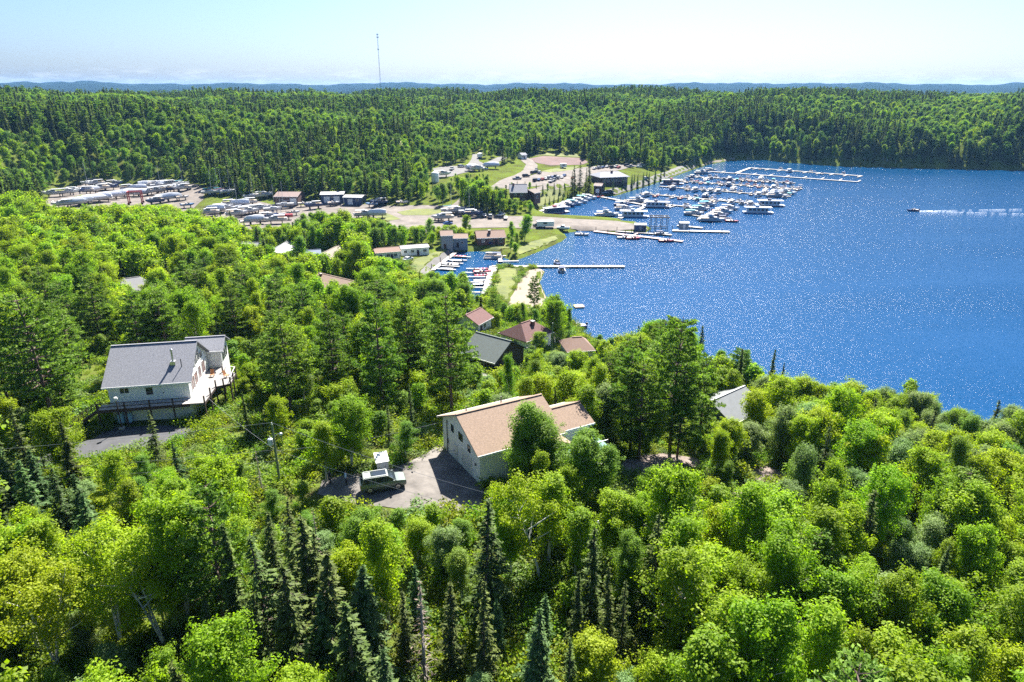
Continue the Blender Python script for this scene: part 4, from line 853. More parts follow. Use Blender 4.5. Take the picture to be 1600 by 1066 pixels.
for k, px, py, yw, lab in (('cr_f',948,338,8,'left of the slanting white dock'),('hb',990,339,-6,'just right of the slanting white dock foot'),('hb_t',1026,324,-8,'beside the head of the slanting white dock'),
    ('cr',975,328,5,'left of the slanting white dock, middle'),('cr_f',998,316,0,'at the head of the slanting white dock'),('cr_n',972,322,4,'left of the slanting white dock, upper end'),
    ('hb_n',868,333,28,'at the near end of the basin wall'),('cr_t',1084,336,-6,'left of the second slanting dock, near end'),('cr_t',1094,329,-6,'left of the second slanting dock, middle'),('cr_t',1105,322,-8,'left of the second slanting dock, far end'),
    ('cr_f',1112,346,-8,'at the foot of the second slanting dock'),('cr_n',1124,339,-8,'right of the second slanting dock, second up'),('cr',1130,333,-8,'right of the second slanting dock, third up'),('run_r',1122,330,-8,'right of the second slanting dock, fourth up'),
    ('cr',1140,328,-20,'right of the second slanting dock, outermost'),('pon',1133,344,-8,'right of the second slanting dock near its foot'),('run_r',1144,347,-20,'outside the foot of the second slanting dock'),
    ('hb',1184,333,-9,'moored alone at the outer edge of the marina'),('hb_t',1203,322,-9,'nosed between the fourth dock end and open water'),('cr_f',1228,304,-6,'at the outer end of the third dock'),('cr_f',1214,308,-6,'inside the outer end of the third dock'),
    ('hb_n',1050,288,-6,'near the shore end of the second row'),('run_r',1085,284,-5,'long and red near the breakwater'),('cr_f',1098,272,-5,'below the far beach'),('cr',1110,268,-5,'beside the far white floats'),
    ('run_o',976,373,-5,'against the red-edged service dock'),('run_o',910,368,-15,'moored by the boat ramp'),('run_r',990,374,-4,'on the near side of the service dock'),('run_r',1041,378,-4,'near the tip of the service dock'),
    ('run_w',1034,367,-4,'dark-canopied beside the crane'),('run_o',912,342,-10,'against the gravel spit')):
    p = at(px, py, 0); put_boat(k, (p.x, p.y, -.28), R(yw), lab, 'larger boats moored round the marina')
dock((1092,343),(1126,324), 2.2, 'second slanting white dock with teal-topped cruisers', (.2,.5,.8), 6, M_DOCKW, side=-1)
dock((1072,334),(1104,340), 1.4, 'short dark dock at the foot of the teal-topped cruisers', (), 0)
dock((1050,360),(1140,362), 3.0, 'long pale fuel dock ending in open water', (), 7, M_DOCKW)
fr = dock((1058,352),(1098,356), 2.4, 'pale covered fuel dock behind the fuel hut', (), 7, M_DOCKW)
dock((962,361),(1050,367), 2.0, 'narrow dock below the boat crane', (), 7)
dock((928,361),(1067,377), 2.4, 'long service dock with reddish edge nearest the gravel spit', (.45,), 7, mat('reddish_boards', (.40,.30,.28), .85, .15), side=1)
dock((937,307),(1012,321), 2.4, 'dock crossing the basin mouth from the breakwater road', (), 8)
dock((838,333),(912,305), 2.2, 'white walkway along the basin wall', (), 0, M_DOCKW, zt=.8)
for i, (k, px, py) in enumerate((('cr',878,327),('cr_n',888,323),('cr_t',897,320),('cr',906,317),('cr_t',912,313),('cr',920,311),('run_r',930,309),('run_r',936,308))):
    p = at(px, py, 0); put_boat(k, (p.x, p.y, -.28), R(-28), 'from the houseboat along the basin wall', 'boats along the basin wall', i)
fw = dock((1110,268),(1340,284), 2.2, 'inner white floating dock of the far marina', [.08 + .115*i for i in range(9)], 0, M_DOCKW, flen=9, side=1)
dock((1148,271),(1173,262), 2.2, 'white connecting float joining the two far docks', (), 0, M_DOCKW)
fo = dock((1173,262),(1348,275), 2.2, 'outer white floating dock of the far marina', [.07 + .115*i for i in range(9)], 0, M_DOCKW, flen=9, side=-1)
berth(fo, [(k, .12 + .14*i, 1 if i % 2 else -1) for i, k in enumerate(('run_o','run_w','cr','run_o','run_o','run_w'))], 2.2, 'the outer white dock', 'boats at the far white docks')
pier = dock((768,416),(976,416), 2.2, 'long wooden pier reaching into the lake from the beach', (), 6, M_DOCKW, pz=1.1)
berth(pier, [('run_n', .5, 1), ('run_w', .52, -1)], 2.2, 'the long wooden pier', 'boats at the long pier')
dock((772,416),(760,462), 3.2, 'broad white walkway along the west side of the grassy spit', (.1,.25,.4,.58,.75,.9), 5, M_DOCKW, flen=8, side=-1)
for i, (k, px, py) in enumerate((('skiff_r',753,422),('run_r',754,427),('skiff_r',753,432),('skiff',752,440),('skiff',751,446))):
    p = at(px, py, 0); put_boat(k, (p.x, p.y, -.22), R(4), 'from the pier beside the broad white walkway', 'boats beside the broad walkway', i)
dock((711,395),(676,422), 1.6, 'white walkway along the left bank of the inlet', (.2,.4,.58,.75,.92), 5, M_DOCKW, flen=7, side=1)
for i, (k, px, py) in enumerate((('skiff_r',718,402),('skiff',711,409),('run_o',703,416),('skiff',697,422))):
    p = at(px, py, 0); put_boat(k, (p.x, p.y, -.22), R(176), 'from the head of the inlet along its left bank', 'boats along the left bank of the inlet', i)
dock((779,394),(782,409), 1.6, 'short dock at the top right of the inlet', (.4,.95), 5, M_DOCKW, flen=6, side=1)
for i, (k, px, py) in enumerate((('skiff',768,397),('pon',770,404))):
    p = at(px, py, 0); put_boat(k, (p.x, p.y, -.22), R(183), 'at the short dock top right of the inlet', 'boats at the short inlet dock', None)
dock((852,508),(906,510), 2.0, 'small cottage dock behind the red-roofed house', (.85,), 6, M_DOCKW, side=-1)
p = at(899,513,0); put_boat('run_n', (p.x, p.y, -.25), R(200), 'tied at the end of the small cottage dock', 'boats at the small cottage dock')
# swimming raft
p = at(904.5, 478.5, .3); rf = empty('swim_raft', (p.x, p.y, 0), R(8), 'tan swimming raft floating off the beach', 'raft'); b = MB(); b.box(-1.4, 1.4, -1.3, 1.3, .25, .45); b.build('deck', mat('cedar_raft', (.56,.38,.26), .8, .1), rf)
for y in (-.9, .9): b = MB(); b.box(-1.3, 1.3, y-.3, y+.3, -.25, .25); b.build('float', M_TRIM, rf)
# speedboat and its foam wake
p = at(1426, 330, 0); put_boat('run_n', (p.x, p.y, -.2), R(178), 'speeding alone across open water with a white wake', 'boats under way')
b = MB()
for arm, n0, ln0, spread, w0 in ((0, 40, 20, 0, .55), (1, 50, 95, .10, .16), (-1, 50, 95, .16, .16)):
    for i in range(n0):
        t = i / n0
        if random.random() < t * .75: continue
        x = p.x + 2.6 + t * ln0; y = p.y + arm * (.5 + spread * t * ln0) + random.uniform(-.15, .15); w_ = w0 * (1 + .5 * t) * random.uniform(.4, 1.1); l_ = ln0 / n0 * random.uniform(.6, 1.2)
        b.add([(x, y - w_ / 2, .03), (x + l_, y - w_ * .4, .03), (x + l_, y + w_ * .4, .06), (x, y + w_ / 2, .06)], [(0, 1, 2, 3)])
tag(b.build('wake_foam', mat('foam', (.8,.84,.88), .7, .1)), 'white foam trail behind the lone speedboat', 'wake', kind='stuff')
# fuel hut, boat crane
g = at(1000, 357, 1.5); ft = empty('fuel_hut', (g.x, g.y, hgt(g.x, g.y)), R(-4), 'small dark blue hut at the tip of the gravel spit', 'hut')
gable_parts(ft, 5, 3.6, 2.6, .5, M_NAVY, M_GREYSIDE, .25, x0=-2.5, y0=-1.8)
b = MB(); b.box(-.5,.5,-1.84,-1.78,0,2); b.build('door', M_GREYSIDE, ft); b = MB(); b.box(1.2,2.1,-1.84,-1.78,1.1,2); b.build('window', M_GLASS, ft)
g = at(1068, 357, .6); ft = empty('dock_hut', (g.x, g.y, .58), R(-4), 'small blue-grey hut standing on the fuel dock', 'hut'); gable_parts(ft, 4, 3, 2.6, .4, M_GREYSIDE, M_METALROOF, .2, base=0, x0=-2, y0=-1.5)
b = MB(); b.box(-.45,.45,-1.54,-1.48,0,2); b.build('door', M_TRIM, ft)
g = at(1028, 360, 0); cr_ = empty('boat_crane', (g.x, g.y, 0), R(-4), 'dark steel boat lift frame standing in the water beside the hut', 'boat lift')
for x in (-5.5, -2.0, 2.0, 6.0):
    for y in (-2.6, 2.6): b = MB(); b.box(x-.16, x+.16, y-.16, y+.16, -3, 6.6); b.build('column', M_DARKMETAL, cr_)
for y in (-2.6, 2.6):
    b = MB(); b.box(-6.2, 7.2, y-.22, y+.22, 6.6, 7.1); b.build('beam', M_DARKMETAL, cr_); b = MB(); b.box(-5.2, 5.7, y-.15, y+.15, 1.4, 1.7); b.build('walkway', M_DARKMETAL, cr_)
for x in (-3.6, 4): b = MB(); b.box(x-.2, x+.2, -2.35, 2.35, 6.65, 7.0); b.build('beam', M_DARKMETAL, cr_)
for x in (-1, 3): b = MB(); b.bar((x,-2.6,6.6),(x,-2.6,3),.06); b.bar((x,2.6,6.6),(x,2.6,3),.06); b.build('sling', M_DARKMETAL, cr_)
cr_.scale = (.64, .85, .9)
for t in list(PROTO.values()): drop(t[0])

# ------------------------------------------------------------------ vehicles
def wheel(parent, x, y, r, w=.24):
    b = MB(); b.tube([(x, y-w/2, r), (x, y-w/2+.03, r), (x, y+w/2-.03, r), (x, y+w/2, r)], [r*.9, r, r, r*.9], 18); t = b.build('wheel', M_BLACK, parent, True)
    s = -1 if y < 0 else 1; b = MB(); b.tube([(x, y+s*(w/2-.06), r), (x, y+s*(w/2+.012), r)], [r*.62, r*.58], 12); b.build('rim', M_STEEL, t)
    b = MB()
    for k in range(5): a = 2*math.pi*k/5; b.bar((x, y+s*(w/2+.02), r), (x+.5*r*math.cos(a), y+s*(w/2+.02), r+.5*r*math.sin(a)), .05, .02)
    b.build('spoke', M_DARKMETAL, t)
def car_paint(name, c): 
    m = mat(name, c, .28, .03, 1, metal=.35); return m
def vehicle(name, paint, kind='suv', detail=False, roofm=None):
    """built pointing to +x; a lofted body shell, a tapered glasshouse and its trim"""
    r = empty(name, (0, 0, 0)); L, Wd = {'suv': (4.9, 1.95), 'car': (4.5, 1.8), 'truck': (5.6, 2.0)}[kind]; h = L/2; w = Wd/2
    top = {'suv': 1.13, 'car': .92, 'truck': 1.08}[kind]; rings = []
    for x, zb, zt, k in ((-h, .55, top-.08, .86), (-h+.12, .38, top, .95), (-h+.8, .3, top+.02, 1), (0, .28, top+.01, 1), (h-1.3, .3, top, 1), (h-.5, .34, top-.05, .98), (h-.1, .4, top-.13, .93), (h, .5, top-.26, .86)):
        y = w*k; rings.append([(x,-y*.9,zb),(x,-y,zb+.18),(x,-y*1.0,zt-.22),(x,-y*.92,zt),(x,y*.92,zt),(x,y,zt-.22),(x,y,zb+.18),(x,y*.9,zb)])
    b = MB(); b.loft(rings); body = b.build('body', paint, r, True)
    rz = {'suv': 1.80, 'car': 1.44, 'truck': 1.82}[kind]
    x0, x1, x2, x3 = {'suv': (-h+.12, -h+.42, .5, 1.38), 'car': (-1.9, -1.1, .25, 1.15), 'truck': (-.65, -.5, .65, 1.4)}[kind]
    def sec(x, z, k): return [(x,-w*k,z),(x,w*k,z)]
    a, t2 = .90, .76; g = MB()
    g.add([(x0,-w*a,top-.02),(x3,-w*a,top-.02),(x2,-w*t2,rz-.06),(x1,-w*t2,rz-.06),(x0,w*a,top-.02),(x3,w*a,top-.02),(x2,w*t2,rz-.06),(x1,w*t2,rz-.06)],[(0,1,2,3),(4,7,6,5),(1,5,6,2),(0,3,7,4),(3,2,6,7)])
    gh = g.build('glasshouse', M_GLASS, r)
    b = MB(); b.prism([(x1-.08, rz-.07), (x2+.06, rz-.07), (x2-.05, rz), (x1+.02, rz)], -w*t2-.02, w*t2+.02, 'y'); roof = b.build('roof', roofm or paint, r)
    b = MB()
    for s in (-1, 1):
        b.bar((x3, s*w*a, top), (x2, s*w*t2, rz-.05), .07, .06); b.bar((x0, s*w*a, top), (x1, s*w*t2, rz-.05), .1, .07)
        xm = (x1+x2)/2 - .1; b.bar((xm, s*w*(a+.004), top), (xm, s*w*(t2+.004), rz-.05), .09, .05)
        if kind == 'suv': xm = x1+.75; b.bar((xm, s*w*(a+.004), top), (xm, s*w*(t2+.004), rz-.05), .12, .05)
    b.build('pillar', paint, r)
    if kind == 'truck':
        b = MB(); b.box(-h+.15, -.75, -w*.82, w*.82, top-.02, top+.025); b.build('cargo_bed', M_BLACK, r)
    for sx in (-h+.95, h-.95):
        for s in (-1, 1): wheel(r, sx, s*(w-.12), .40 if kind != 'car' else .33)
    for s in (-1, 1):
        b = MB(); b.box(h-.22, h-.02, s*w*.62-.2, s*w*.62+.2, top-.42, top-.28); b.build('headlight', M_TRIM, r)
        b = MB(); b.box(-h-.01, -h+.14, s*w*.72-.12, s*w*.72+.12, top-.4, top-.1); b.build('tail_light', M_HULLR, r)
        if detail:
            b = MB(); b.box(x3-.35, x3-.15, s*(w+.02), s*(w+.2), top+.02, top+.18) if s > 0 else b.box(x3-.35, x3-.15, -(w+.2), -(w+.02), top+.02, top+.18); b.build('side_mirror', paint, r)
            b = MB(); b.box(x1+.1, x2-.1, s*w*.62-.03, s*w*.62+.03, rz+.03, rz+.08); b.build('roof_rail', M_STEEL, roof)
            for dx in (-.75, .35): b = MB(); b.box(dx, dx+.2, s*w-.01 if s > 0 else -w-.03, s*w+.03 if s > 0 else -w+.01, top-.2, top-.15); b.build('door_handle', M_STEEL, body)
            b = MB(); b.box(-1.5, 1.4, min(s*w*.88, s*(w+.005)), max(s*w*.88, s*(w+.005)), .24, .36); b.build('sill', M_BLACK, body)
    if detail:
        b = MB(); b.box(x1+.75, x2-.12, -w*.55, w*.55, rz+.001, rz+.015); b.build('sunroof', M_GLASS, roof)
        b = MB(); b.box(h-.1, h+.02, -w*.4, w*.4, .5, .74); b.build('grille', M_BLACK, r); b = MB(); b.box(-h-.03, -h+.1, -w*.75, w*.75, .42, .56); b.build('rear_bumper', M_BLACK, r)
        b = MB(); b.box(-h-.035, -h, -.26, .26, .7, .82); b.build('licence_plate', M_TRIM, r)
    return r
suv = vehicle('parked_car', car_paint('grey_green_paint', (.13, .16, .145)), 'suv', True, mat('sunlit_roof_tone', (.30,.33,.30), .3, .03))  # roof coloured lighter than the body to show the sun on it
g = hit(599, 762); suv.location = g + Vector((0, 0, .06)); suv.rotation_euler = (0, 0, R(17)); tag(suv, 'grey-green sport utility car parked on the gravel driveway', 'car')
VP = {'w': vehicle('car', car_paint('white_paint', (.7,.7,.7)), 'car'), 'k': vehicle('car', car_paint('black_paint', (.02,.02,.025)), 'suv'), 'r': vehicle('car', car_paint('red_paint', (.35,.03,.03)), 'car'),
      's': vehicle('car', car_paint('silver_paint', (.4,.42,.44)), 'suv'), 'b': vehicle('car', car_paint('blue_paint', (.05,.12,.32)), 'car'), 't': vehicle('pickup_truck', car_paint('grey_paint', (.2,.22,.25)), 'truck'), 'u': vehicle('pickup_truck', car_paint('white_paint', (.7,.7,.7)), 'truck')}
CN = {'w': 'white car', 'k': 'black sport utility car', 'r': 'red car', 's': 'silver sport utility car', 'b': 'blue car', 't': 'dark grey pickup truck', 'u': 'white pickup truck'}
def cars(items, where, group):
    cnt = {}
    for k, px, py, yw in sorted(items, key=lambda q: q[1]):
        g = hit(px, py); n = cnt.get(k, 0); cnt[k] = n + 1
        o = copy_tree(VP[k], g + Vector((0,0,.2)), (0,0,R(yw)), None, f'{NTH[n]} {CN[k]} from the left {where}', group); o['category'] = 'truck' if k in 'tu' else 'car'
        keep(px-6, py-5, px+6, py+1, 1e4)
cars([('k',836,284,70),('b',842,283,75),('r',848,282,70),('w',853,281,75),('s',858,280,70),('b',863,279,72),('k',868,278,75),('t',866,283,70),('s',872,280,72),('w',878,279,75),('b',882,276,70),('u',861,285,70),('r',895,280,70)], 'in the middle parking rows', 'cars in the middle parking rows')
cars([('w',929,265,60),('s',936,264,60),('b',942,263,60),('w',949,262,60),('k',956,263,60),('u',963,262,60),('r',967,263,60)], 'behind the marina lodge', 'cars behind the marina lodge')
cars([('k',980,260,10),('t',985,262,10),('w',998,262,20),('s',1004,260,20),('u',1001,259,15)], 'on the lane past the marina lodge', 'cars on the lane past the marina lodge')
cars([('t',808,281,25),('k',822,277,30),('k',834,272,40),('t',838,268,80),('s',843,272,75)], 'beside the upper road', 'vehicles beside the upper road')
cars([('u',880,359,170),('k',841,355,175)], 'at the gravel spit', 'vehicles at the gravel spit'); cars([('w',757,339,95),('s',766,341,95),('u',783,338,60),('b',700,352,30),('w',790,343,90)], 'on the gravel lot', 'cars on the gravel lot')
cars([('b',767,382,85)], 'in front of the red-brown house', 'cars by the inlet'); cars([('w',638,408,60),('k',628,396,100),('t',621,397,20)], 'by the mobile homes', 'cars by the mobile homes')
cars([('t',945,303,20),('k',953,302,20),('s',1010,281,28)], 'along the breakwater road', 'vehicles along the breakwater road'); cars([('w',749,264,40),('b',757,266,20),('w',733,263,30),('s',721,262,30),('u',706,266,80)], 'on the upper lot', 'cars on the upper lot')
for t in VP.values(): drop(t)
# white box trailer on the gravel lot
def trailer(px, py, yaw, label, L=6.5, name='box_trailer', m=None):
    g = hit(px, py); r = empty(name, g + Vector((0,0,.15)), R(yaw), label, 'trailer'); b = MB(); b.box(-L/2, L/2, -1.2, 1.2, .6, 3.0); b.build('body', m or M_TRIM, r, bevel=.06)
    for s in (-1, 1): b = MB(); b.tube([(-.4, s*1.05-.1, .38), (-.4, s*1.05+.1, .38)], .38, 12); b.build('wheel', M_BLACK, r)
    b = MB(); b.bar((L/2, 0, .55), (L/2+1.2, 0, .5), .1); b.build('tow_bar', M_DARKMETAL, r)
    b = MB(); b.box(-1, .6, -1.22, -1.2, 1.7, 2.4); b.build('window', M_GLASS, r); keep(px-14, py-10, px+14, py, 1e4)
trailer(852, 356, 3, 'long white box trailer parked at the gravel spit', 7.5); trailer(750, 247, 80, 'white camper trailer at the top of the upper lot'); trailer(880, 263, 15, 'small camper trailer on the grass by the dirt pad', 4)
# utility poles and wires
M_POLE = mat('green_treated_pole', (.15, .19, .11), .85, .2, 2, stretch=(6,6,.6))
def pole(name, base, hgt_, label, lamp=True):
    r = empty(name, base, 0, label, 'utility pole'); b = MB(); b.tube([(0,0,-1.5),(0,0,hgt_)], [.16,.11], 10); b.build('shaft', M_POLE, r, True)
    b = MB(); b.lathe([(.05,0),(.07,.1),(.04,.22)], 8, (0,0,hgt_)); b.build('insulator', M_TRIM, r)
    if lamp:
        b = MB(); b.lathe([(.2,0),(.27,.05),(.27,.75),(.2,.82),(.05,.88)], 14, (-.42,0,hgt_-2.6)); t = b.build('transformer', mat('pale_grey_steel',(.5,.55,.58),.4,.05), r, True)
        b = MB(); b.bar((-.2,0,hgt_-2.2),(0,0,hgt_-2.2),.08); b.build('bracket', M_DARKMETAL, t); b = MB(); b.lathe([(.05,0),(.03,.2)], 6, (-.42,0,hgt_-1.75)); b.build('bushing', M_TRIM, t)
        b = MB(); b.tube([(.05,0,hgt_-1.6),(.5,.0,hgt_-1.2),(.8,0,hgt_-1.15)], .04, 6); a = b.build('lamp_arm', M_STEEL, r); b = MB(); b.lathe([(.12,-.25),(.2,-.1),(.14,.08),(.05,.1)], 10, (.85,0,hgt_-1.15)); b.build('lamp_head', M_STEEL, a)
    return r
b0 = hit(437.5, 757); H0 = 8.6
for _ in range(6):
    _, yy, _ = proj(b0.x, b0.y, b0.z + H0); H0 += (float(yy) - 663) / 13.0
pole('utility_pole', b0, H0, 'green wooden utility pole with grey transformer beside the driveway')
b1 = hit(862, 577); pole('utility_pole', b1, 9.5, 'tall wooden utility pole behind the green-roofed house', False)
bL = at(-110, 760, hgt(-75, 70)); bL = Vector((-82, 62, hgt(-82, 62))); bR = hit(930, 905)
pole('utility_pole', bL, 8.5, 'wooden utility pole left of the white house', False); pole('utility_pole', bR, 6.2, 'short wooden utility pole among the foreground aspens right of centre', False)
M_WIRE = mat('pale_cable', (.38,.38,.39), .5, .05)
def wire(a, c, sag, label, r=.015):
    a, c = Vector(a), Vector(c); b = MB(); b.tube([a.lerp(c, i/16) - Vector((0,0,sag*4*(i/16)*(1-i/16))) for i in range(17)], r, 4); tag(b.build('power_line', M_WIRE), label, 'cable')
tp0 = b0 + Vector((0,0,H0)); 
wire(tp0 + Vector((0,0,.2)), bR + Vector((0,0,6.3)), .7, 'topmost cable running right from the transformer pole over the driveway')
wire(b0 + Vector((.12,0,H0-3.2)), bR + Vector((0,0,4.8)), .8, 'middle cable running right from the transformer pole past the parked car')
wire(b0 + Vector((.12,0,H0-3.3)), hB(-.1, WB-.3, 3.6), .5, 'slack cable from the transformer pole to the beige house')
wire(tp0 + Vector((0,0,.2)), bL + Vector((0,0,8.6)), .6, 'topmost cable running left past the white house')
wire(b0 + Vector((-.12,0,H0-3.2)), bL + Vector((0,0,6.6)), .6, 'middle cable running left in front of the white house')
wire(b0 + Vector((-.12,0,H0-4.6)), bL + Vector((0,0,5.2)), .6, 'lowest cable running left from the transformer pole')
wire(b0 + Vector((-.1,0,H0-3.1)), hA(LA+.1, .3, 5.2), .5, 'cable from the transformer pole up to the white house gable')
wire(b0 + Vector((.1,0,H0-4.6)), b0 + Vector((1.9,-1.2,-.6)), 0, 'short guy cable slanting from the transformer pole to the ground')
keep(405, 655, 450, 748, 80)

# ------------------------------------------------------------------ people on the driveway
def person(px, py, yaw, shirt, trousers, label, bend=0.0, hair=(.05,.035,.025)):
    g = hit(px, py); root = empty('person', g + Vector((0,0,.06)), yaw, label, 'person')
    J = [(0,0,.95),(0,.01,1.15),(0,.0,1.38),(0,.0,1.5),(0,.02,1.58),(0,.03,1.68),(0,.02,1.76),
         (-.10,0,.88),(-.11,.03,.48),(-.11,-.02,.09),(-.11,.12,.04), (.10,0,.88),(.12,.10,.48),(.12,.02,.09),(.12,.16,.04),
         (-.19,0,1.43),(-.26,-.02,1.14),(-.25,.10,.90),(-.24,.14,.82),(.19,0,1.43),(.27,-.03,1.14),(.24,.16,.96),(.21,.22,.92)]
    E = [(0,1),(1,2),(2,3),(3,4),(4,5),(5,6),(0,7),(7,8),(8,9),(9,10),(0,11),(11,12),(12,13),(13,14),(2,15),(15,16),(16,17),(17,18),(2,19),(19,20),(20,21),(21,22)]
    rad = [(.15,.11),(.15,.11),(.17,.12),(.07,.07),(.07,.07),(.085,.10),(.06,.075),(.085,.09),(.062,.065),(.05,.05),(.04,.03),(.085,.09),(.062,.065),(.05,.05),(.04,.03),(.06,.06),(.045,.045),(.036,.036),(.035,.045),(.06,.06),(.045,.045),(.036,.036),(.035,.045)]
    me = bpy.data.meshes.new('body'); me.from_pydata(J, E, []); o = bpy.data.objects.new('body_base', me); COL.objects.link(o)
    md = o.modifiers.new('skin', 'SKIN'); 
    for i, v in enumerate(me.skin_vertices[0].data): v.radius = rad[i]; v.use_root = (i == 0)
    o.modifiers.new('sub', 'SUBSURF').levels = 2
    dg = bpy.context.evaluated_depsgraph_get(); ev = bpy.data.meshes.new_from_object(o.evaluated_get(dg)); bpy.data.objects.remove(o)
    body = bpy.data.objects.new('body', ev); COL.objects.link(body); body.parent = root; ev.materials.clear()
    skin = mat('skin', (.45,.28,.20), .6, .05); ev.materials.append(skin)
    def clothing(name, test, m, infl):
        bm = bmesh.new(); bm.from_mesh(ev); bm.normal_update()
        bmesh.ops.delete(bm, geom=[f for f in bm.faces if not test(f.calc_center_median())], context='FACES')
        for v in bm.verts: v.co += v.normal * infl
        m2 = bpy.data.meshes.new(name); bm.to_mesh(m2); bm.free(); m2.materials.append(m); q = bpy.data.objects.new(name, m2); COL.objects.link(q); q.parent = root
    clothing('shirt', lambda c: .9 < c.z < 1.5 and not (abs(c.x) > .18 and c.z < 1.1), shirt, .016)
    clothing('trousers', lambda c: .1 < c.z < .96 and abs(c.x) < .2, trousers, .012); clothing('shoe', lambda c: c.z <= .1, M_BLACK, .012)
    clothing('hair', lambda c: c.z > 1.66 and (c.y < .06 or c.z > 1.76), mat('dark_hair', hair, .6), .018)
    fc = MB()
    for s in (-1, 1): fc.box(s*.035-.012, s*.035+.012, .118, .132, 1.675, 1.69)
    fc.build('eyes', M_BLACK, root); fc = MB(); fc.box(-.012,.012,.12,.15,1.635,1.665); fc.build('nose', skin, root)
    return root
person(541, 758, R(-70), mat('pale_blue_shirt', (.45,.58,.78), .8), mat('dark_trousers', (.03,.03,.04), .8), 'person in pale blue shirt and dark trousers standing left of the parked car')
person(516, 757, R(-100), mat('black_jacket', (.025,.025,.03), .8), mat('dark_trousers', (.03,.03,.04)), 'person in dark clothes standing farthest left on the driveway')

# ------------------------------------------------------------------ tree prototypes (numpy: many leaf-sized faces round a limbed trunk)
def unit(v): return v / (np.linalg.norm(v, axis=-1, keepdims=True) + 1e-9)
def leaf_quads(P, N, size, asp=1.0, axis=None, g=rng):
    """diamond faces at P with normals N; axis gives the long direction"""
    n = len(P); A = unit(np.cross(N, g.normal(size=(n, 3)))) if axis is None else unit(axis)
    B = unit(np.cross(N, A)); s = np.asarray(size).reshape(-1, 1) * np.ones((n, 1))
    V = np.stack([P - A * s * asp, P + B * s * .62, P + A * s * asp, P - B * s * .62], 1).reshape(-1, 3)
    return V, np.arange(n * 4).reshape(n, 4)
def make_leafy(seed, h, rx, base, nlimb, nclump, per, leaf, sig, droop=0.0, lean=.04, multi=1, flat=1.05, lt=1.5, e0=34, e1=70):
    g = np.random.default_rng(seed); tb = MB(); cl = []
    for s in range(multi):
        la = g.uniform(0, 6.28); ln = lean * (1 if multi == 1 else 2.6) * h
        tp = [Vector((math.cos(la) * ln * t ** 1.3 + .1 * math.sin(5 * t + seed), math.sin(la) * ln * t ** 1.3, h * .93 * t)) for t in np.linspace(0, 1, 7)]
        r0 = h * .0125 / (multi ** .4); tb.tube([tp[0] - Vector((0, 0, .8))] + tp, [r0 * 1.25] + [r0 * (1.1 - t) + .012 for t in np.linspace(0, 1, 7)], 7)
        for i in range(nlimb):
            t = base + (0.95 - base) * (i + g.uniform(0, .9)) / nlimb; j = min(5, int(t * 6)); p = tp[j].lerp(tp[j + 1], t * 6 - j)
            a = i * 2.399 + g.uniform(-.4, .4) + s; el = R(g.uniform(e0, e1)); tt = (t - base) / (1 - base)
            ln_ = rx * (math.sin(min(1, tt * .90 + .16) * math.pi) ** .6 * .95 + .14) * (1.16 - .42 * tt) * g.uniform(.38, 1.4)
            d = Vector((math.cos(a) * math.cos(el), math.sin(a) * math.cos(el), math.sin(el))); k1 = p + d * ln_ * .55; k2 = p + d * ln_ + Vector((0, 0, -droop * ln_))
            tb.tube([p, k1, k2], [r0 * .42 * lt * (1.15 - t), r0 * .25 * lt * (1.15 - t) + .008, .008], 4, cap=False)
            for q in range(max(2, nclump // nlimb)):
                f = g.uniform(.35 if lt < 2 else .62, 1.1); c = np.array(p.lerp(k2, f)) + g.normal(size=3) * rx * .11 * np.array([1, 1, .8]); cl.append(c)
    cl = np.array(cl); n = len(cl) * per; ci = np.repeat(np.arange(len(cl)), per)
    sg = sig * g.uniform(.65, 1.35, len(cl)); off = g.normal(size=(n, 3)) * np.array([1, 1, flat]); rr = np.linalg.norm(off, axis=1, keepdims=True); off = off / rr * np.minimum(rr, 1.9)
    P = cl[ci] + off * sg[ci][:, None]
    P[:, 2] = np.maximum(P[:, 2], h * base * .6)
    cen = np.array([0, 0, h * .6]); N = unit(unit(P - cen) * .35 + unit(off) * .75 + np.array([0, 0, .55]) + g.normal(size=(n, 3)) * .5)
    V, Fc = leaf_quads(P, N, leaf * g.uniform(.6, 1.35, n), 1.0, None, g)
    tint = np.clip(g.uniform(0, 1, len(cl))[ci] * .55 + g.uniform(0, .45, n), 0, 1)
    return tb, V, Fc, np.repeat(tint, 4)
